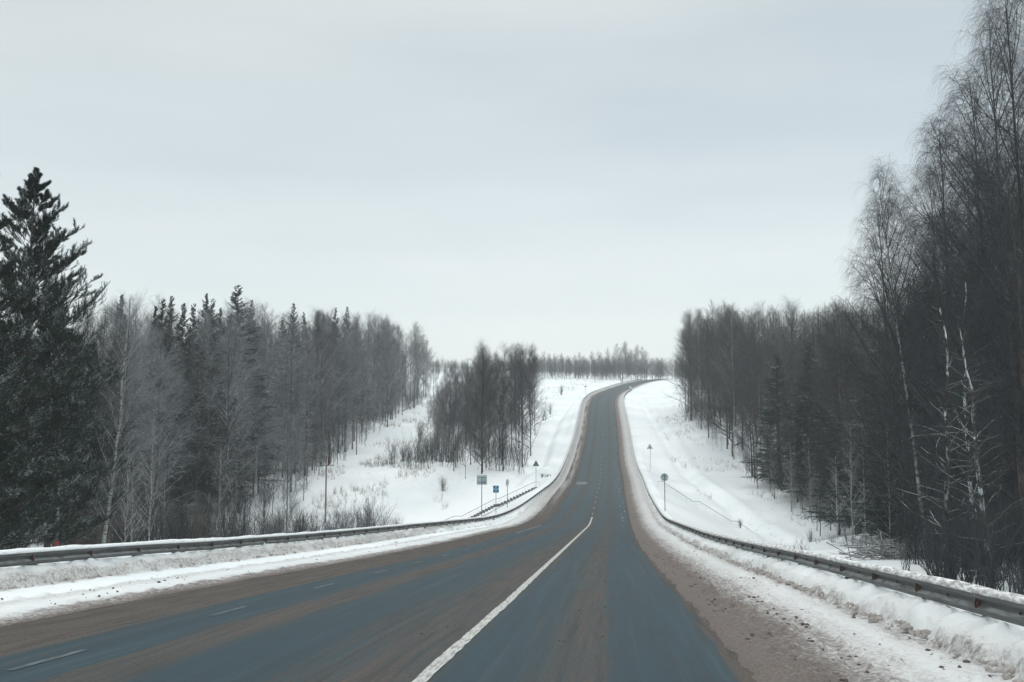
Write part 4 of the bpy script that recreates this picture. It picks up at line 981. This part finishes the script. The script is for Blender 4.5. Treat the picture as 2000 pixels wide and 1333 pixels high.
# --- saplings and bushes
k_ = 0
for i in range(46):     # right wood edge
    Y = 88 + 170 * rt.random(); X = np.interp(Y, fY, fX) - 3.2 * rt.random() + 1.5
    plant('sapling' if rt.random() < .5 else 'sapling_dark', 'sapling', X, Y, 6 + 7 * rt.random(), 'slender sapling at the snowy foot of the right wood', 'sapling', 'saplings along the right wood edge')
for i in range(70):
    Y = 84 + 190 * rt.random() ** 1.3; X = np.interp(Y, eY, eX) + 3.5 * rt.random() - 1
    plant('sapling' if rt.random() < .35 else 'sapling_dark', 'sapling', X, Y, 5 + 7 * rt.random(), 'slender sapling at the edge of the left wood', 'sapling', 'saplings along the left wood edge')
for u, Y, H, lab in [(1655, 108, 13, 'whitish V-branched sapling, left of a matching pair in the right clearing'), (1682, 104, 12.5, 'whitish V-branched sapling, right of a matching pair in the right clearing'), (1728, 98, 12, 'pale sapling right of the V-branched pair')]:
    X = (u - 1000) / F * Y; plant('sapling', 'sapling', X, Y, H, lab, 'sapling')
BU = [bush(800, 4, M_TWIG, 18, .6), bush(801, 4, M_TWIG, 14, .8), bush(802, 4, M_STALK, 22, .35), bush(803, 4, M_TWIG_FROST, 16, .7)]
def put_bush(X, Y, H, lab, grp=None, v=None):
    o = ob('bush', BU[int(rt.integers(4)) if v is None else v], None, (X, Y, zat(X, Y) - .05)); k = H / 4; o.scale = (k, k, k); o.rotation_euler = (0, 0, rt.random() * 6.28)
    tag(o, lab, 'bush', grp); return o
for i in range(52):     # thicket behind left rail
    Y = 70 + 62 * rt.random(); X = np.interp(Y, [70, 95, 120, 135], [-33, -30, -26, -20]) + np.interp(Y, [70, 135], [-8, -3]) * rt.random()
    put_bush(X, Y, 3.2 + 3 * rt.random(), 'leafless bush in the dark thicket behind the left rail', 'bushes of the left thicket', int(rt.integers(3)))
for i in range(26):     # right undergrowth near
    Y = 34 + 45 * rt.random(); X = np.interp(Y, fY, fX) + 7 * rt.random() + .5
    put_bush(X, Y, 1.8 + 2.5 * rt.random(), 'leafless undergrowth bush beneath the near right trees', 'undergrowth below the near right trees', int(rt.integers(2)))
def ubush(u, v_, D, H, lab, k=None):
    p = at(u, v_, D); return put_bush(p[0], D, H, lab, None, k)
for i in range(34):
    Y = 98 + 46 * rt.random(); X = np.interp(Y, [98, 120, 144], [-27, -22, -19]) + rt.normal(0, 2.2)
    put_bush(X, Y, 2.6 + 3.2 * rt.random(), 'leafless bush in the brown scrub between the left rail and the clearing', 'bushes of the scrub below the left clearing', int(rt.integers(4)))
for i in range(62):
    Y = 31 + 34 * rt.random() ** 1.1; X = np.interp(Y, fY, fX) - 4.5 + 7.5 * rt.random()
    put_bush(X, Y, 1.4 + 2.6 * rt.random(), 'leafless scrub bush close behind the near right rail', 'scrub close behind the near right rail', int(rt.integers(2)))
ubush(768, 915, 212, 5.2, 'greyish bush alone in the middle of the left clearing', 3)
ubush(790, 900, 222, 4.0, 'smaller bush right behind the lone clearing bush', 0)
ubush(822, 860, 262, 6, 'tall thin brush at the upper left of the central copse', 2)
ubush(660, 1015, 112, 3.6, 'rounded dark bush at the right end of the left thicket', 1)
ubush(690, 1025, 108, 2.4, 'low bush trailing off the right end of the left thicket', 0)
ubush(595, 1000, 106, 5.5, 'bushy fan-shaped shrub in the middle of the left thicket', 0)
ubush(1062, 782, 330, 5.5, 'brown bush at the right foot of the central copse', 1)
ubush(1075, 775, 350, 4.5, 'rounded brown bush beyond the right end of the copse', 1)
ubush(1668, 1085, 66, 1.5, 'small brush clump just over the right rail, left of the brush pile', 3)
ubush(1096, 755, 440, 4.5, 'small dark bush below the crest row, left of the bend', 0)
ubush(1215, 742, 560, 4.5, 'small bush beside the far bend', 1)
ubush(866, 950, 178, 2.8, 'thin brush clump under the left end of the central copse', 2)
ubush(1440, 1000, 158, 1.6, 'dry brush strip on the slope below the right stairs', 2)
ubush(1575, 1032, 140, 2.0, 'dry brush at the foot of the right wood', 2)
# brush pile of cut branches by the right rail
rg = np.random.default_rng(31); n = 150
p0 = np.stack([rg.normal(0, 1.5, n), rg.normal(0, 1.0, n), rg.random(n) * .9], -1); dd = rg.normal(0, 1, (n, 3)) * [1, .6, .28]; dd /= np.linalg.norm(dd, axis=1, keepdims=True)
Pp = p0[:, None] + dd[:, None] * (np.linspace(-1, 1, 6)[None, :, None] * (1.0 + rg.random((n, 1, 1)))) + np.cumsum(rg.normal(0, .05, (n, 6, 3)), 1)
Rp = np.repeat((.03 * (1 - .7 * np.linspace(0, 1, 6)))[None], n, 0)
Bp = grow(rg, Pp, Rp, 7, .1, 1, .6, .6, 4, .3, .2, .6, .012)
X, Y = (1745 - 1000) / F * 62, 62.
o = ob('brush_pile', mk('brush_pile', *join([tubes(Pp, Rp, 4), tubes(Bp[0], Bp[1], 3)]), mat_bark('snowy_cut_branches', (.04, .036, .035), (.09, .08, .075), .9)), None, (X, Y, zat(X, Y)))
tag(o, 'tangled pile of cut branches dusted with snow behind the right rail', 'brush pile')
# dark clods tumbled on the left slope beside the triangular sign
for i, (u, v_, r_, lab) in enumerate([(1058, 908, .42, 'largest dark clump on the left snow slope beside the triangular sign'), (1065, 903, .2, 'small dark clump uphill of the largest clump'), (1069, 899, .25, 'middle dark clump in the trail up the left slope'), (1074, 892, .14, 'topmost tiny dark clump on the left slope')]):
    p = at(u, v_, 190); X, Y = p[0], 190.
    me = bush(900 + i, .9, M_TWIG, 22, 1.3); o = ob('brush_clump', me, None, (X, Y, zat(X, Y))); k = r_ / .42 * 1.0; o.scale = (k, k, k); tag(o, lab, 'brush clump')

# --- utility poles
def upole(u, Y, vt, lab, arm):
    X = (u - 1000) / F * Y; z = zat(X, Y); H = (HOR - vt) / F * Y + EYE - z
    r_ = empty('utility_pole', (X, Y, z), 0, lab, 'utility pole')
    b = MB(); b.tube([(0, 0, -.4), (0, 0, H)], [.14, .10], 8); ob('pole', b.mesh('pole', M_WOOD, True), r_)
    b = MB(); b.box((-arm, -.06, -.07), (arm, .06, .07), R(12), (0, -.15, H - 1.5)); ob('crossarm', b.mesh('crossarm', M_WOOD), r_)
    for s_ in (-.85, 0, .85):
        b = MB(); b.tube([(s_ * arm, -.15 + s_ * arm * .21, H - 1.43), (s_ * arm, -.15 + s_ * arm * .21, H - 1.2)], [.05, .03], 8); ob('insulator', b.mesh('insulator', M_WHITE, True), r_)
upole(698, 238, 803, 'weathered utility pole at the edge of the left wood above the clearing', 1.6)
upole(640, 150, 889, 'thin utility pole standing in the dip below the left clearing', 1.2)

# --- weeds poking through the snow (stuff)
def weeds(name, n, region, hmin, hmax, label):
    P = region(n); n = len(P); m = 5
    base = np.repeat(P, m, 0) + rt.normal(0, .12, (n * m, 3)) * [1, 1, 0]; hh = (hmin + (hmax - hmin) * rt.random(n * m)) * np.repeat(.5 + rt.random(n), m)
    d = rt.normal(0, .22, (n * m, 3)); d[:, 2] = 1; pts = base[:, None] + d[:, None] * hh[:, None, None] * np.array([0, .5, 1])[None, :, None]; pts[:, 0, 2] -= .1
    pts[:, 2, :2] += rt.normal(0, .12, (n * m, 2)) * hh[:, None]
    v, q_ = tubes(pts, np.repeat(np.array([[.011, .008, .004]]), n * m, 0), 3)
    o = ob(name, mk(name, v, q_, M_STALK)); tag(o, label, 'dry grass', kind='stuff')
def regL(n):
    Y = 140 + 260 * rt.random(n) ** 1.2; X = np.interp(Y, [140, 200, 300, 400], [-30, -38, -38, -34]) + rt.random(n) * np.interp(Y, [140, 200, 300, 400], [20, 26, 26, 30])
    k = fbm(X / 9, Y / 16, 3, 61) > .52; X, Y = X[k], Y[k]; return np.stack([X, Y, ground(X, Y)], -1)
def regR(n):
    Y = 90 + 260 * rt.random(n) ** 1.2; X = np.interp(Y, fY, fX) + 5 - rt.random(n) * 19; s_, t_ = to_st(X, Y)
    k = (fbm(X / 8, Y / 14, 3, 62) > .54) & (t_ > 13.5); X, Y = X[k], Y[k]; return np.stack([X, Y, ground(X, Y)], -1)
def regF(n):
    Y = 430 + 200 * rt.random(n); X = -35 + 130 * rt.random(n); s_, t_ = to_st(X, Y); k = (fbm(X / 12, Y / 20, 3, 63) > .5) & (t_ < -20); X, Y = X[k], Y[k]; return np.stack([X, Y, ground(X, Y)], -1)
weeds('dry_grass', 5200, regL, .35, 1.3, 'dry stalks poking through the snow of the left clearing')
weeds('dry_grass', 2400, regR, .3, .9, 'dry stalks poking through the snow below the right wood')
weeds('dry_grass', 1500, regF, .5, 1.6, 'dry stalks in the snow before the crest row')

# --- deeper woods as one mass each (stuff)
def simple_tree(seed, H):
    rg = np.random.default_rng(seed); T0, R0 = trunk_pl(rg, H, .10, 7)
    B1 = grow(rg, T0, R0, 34, .06, .98, lambda t: H * (.05 + .19 * np.sin(np.clip((1 - t) * 1.9, 0, 1.57))), .8, 4, .35, .2, .9, .06)
    B2 = grow(rg, *B1, 13, .1, 1., .45, .65, 3, .2, .3, .6, .024, rel=True)
    return join([tubes(T0, R0, 5), tubes(B1[0], B1[1], 3), tubes(B2[0], B2[1], 3)])
ST = [simple_tree(950 + i, 22) for i in range(5)]
def wood(name, spots, mat, label):
    V = []; Q = []; n = 0
    for X, Y, H in spots:
        v, q_ = ST[int(rt.integers(5))]; a = rt.random() * 6.28; k = H / 22; c, s_ = math.cos(a) * k, math.sin(a) * k
        w = v @ np.array([[c, s_, 0], [-s_, c, 0], [0, 0, k]]) + np.array([X, Y, zat(X, Y)]); V.append(w); Q.append(q_ + n); n += len(w)
    tag(ob(name, mk(name, np.vstack(V), np.vstack(Q), mat)), label, 'wood', kind='stuff')
sp_ = []
for i in range(260):
    Y = 88 + 350 * rt.random(); X = np.interp(Y, eY, eX) - 9 - 48 * rt.random(); c = cap(X, Y, SKYL)
    if 1000 + F * X / Y > -150: sp_.append((X, Y, min(c * (.82 + .16 * rt.random()), 40)))
wood('wood', sp_, M_TWIG, 'deep rows of leafless trees behind the front of the left wood')
sp_ = []
for i in range(300):
    Y = 52 + 300 * rt.random(); X = np.interp(Y, fY, fX) + 9 + 48 * rt.random(); c = cap(X, Y, SKYR)
    if 1000 + F * X / Y < 2150 : sp_.append((X, Y, min(c * (.84 + .14 * rt.random()), 40)))
wood('wood', sp_, M_TWIG_PURPLE, 'deep rows of leafless trees behind the front of the right wood')
sp_ = []
for i in range(620):
    Y = 606 + 260 * rt.random() ** 1.3; u = 840 + 520 * rt.random(); X = (u - 1000) / F * Y; vt = np.interp(u, [840, 870, 900, 930, 1060, 1330], [706, 704, 706, 708, 700, 702]) + rt.normal(0, 3)
    H = (HOR - vt) / F * Y + EYE - zat(X, Y); sp_.append((X, Y, max(3, min(H, 26))))
for i in range(330):
    Y = 602 + 90 * rt.random(); u = 1040 + 300 * rt.random(); X = (u - 1000) / F * Y; vt = np.interp(u, [1040, 1090, 1150, 1200, 1220, 1245, 1262, 1340], [700, 702, 706, 700, 694, 694, 704, 708]) + rt.normal(0, 4)
    s_, t_ = to_st(np.array([X]), np.array([Y]))
    if t_[0] > -22: continue
    sp_.append((X, Y, max(3, min((HOR - vt) / F * Y + EYE - zat(X, Y), 26))))
for i in range(150):
    Y = 500 + 140 * rt.random(); u = 838 + 120 * rt.random(); X = (u - 1000) / F * Y; vt = 712 + rt.normal(0, 6)
    sp_.append((X, Y, max(4, min((HOR - vt) / F * Y + EYE - zat(X, Y), 20))))
wood('wood', sp_, M_TWIG, 'far wood closing the view beyond the crest')

# twiggy undergrowth inside the woods
UG = []
for i in range(4):
    rg = np.random.default_rng(980 + i); K = 5; ns = 9
    az = rg.random(ns) * 6.28; ln_ = rg.random(ns) * .45
    d = np.stack([np.cos(az) * ln_, np.sin(az) * ln_, np.ones(ns)], -1)[:, None]
    Pq = d * (np.linspace(0, 1, K)[None, :, None]) * (5 * (.5 + .5 * rg.random(ns)))[:, None, None] + rg.normal(0, .5, (ns, 1, 3)) * [1, 1, 0]; Pq[:, 0, 2] = -.3
    Rq = np.repeat((.022 * (1 - .75 * np.linspace(0, 1, K)))[None], ns, 0)
    b2 = grow(rg, Pq, Rq, 9, .1, 1, 1.1, .6, 4, .2, .25, .6, .014); b3 = grow(rg, *b2, 4, .2, 1, .5, .6, 3, .1, .25, .5, .010, .5)
    UG.append(join([tubes(Pq, Rq, 3), tubes(*b2, 3), tubes(*b3, 3)]))
ST_keep = ST
def underg(n, yr, ex, ey, sgn, off, hr, mat, label, pw=1.0):
    global ST
    sp = []
    for i in range(n):
        Y = yr[0] + (yr[1] - yr[0]) * rt.random() ** pw; X = np.interp(Y, ey, ex) + sgn * (off[0] + (off[1] - off[0]) * rt.random()); sp.append((X, Y, (hr[0] + (hr[1] - hr[0]) * rt.random()) * 4.4))
    ST = UG + UG[:1]; wood('undergrowth', sp, mat, label); ST = ST_keep
underg(560, (78, 430), eX, eY, -1, (0, 26), (3, 9), M_TWIG, 'grey twiggy undergrowth filling the foot of the left wood', 1.2)
underg(440, (36, 340), fX, fY, 1, (1, 26), (3, 9), M_TWIG, 'dark twiggy undergrowth filling the foot of the right wood', 1.3)
underg(170, (192, 345), [-10, -10], [180, 350], 1, (-12, 12), (3, 8), M_TWIG, 'twiggy undergrowth between the stems of the central copse', 1.2)

# ------------------------------------------------------------------ winter haze
hm = bpy.data.materials.new('haze'); hm.use_nodes = True; t = hm.node_tree
t.nodes.remove(t.nodes['Principled BSDF']); pv = t.nodes.new('ShaderNodeVolumePrincipled')
pv.inputs['Color'].default_value = (.84, .90, .92, 1); pv.inputs['Density'].default_value = .00034
t.links.new(pv.outputs[0], t.nodes['Material Output'].inputs['Volume'])
b = MB(); b.box((-2600, -300, -60), (2600, 4200, 110)); hz = ob('haze', b.mesh('haze', hm)); tag(hz, 'thin winter haze filling the valley', 'haze', kind='stuff')
print('COUNTS', COUNT, 'objects', len(bpy.data.objects))
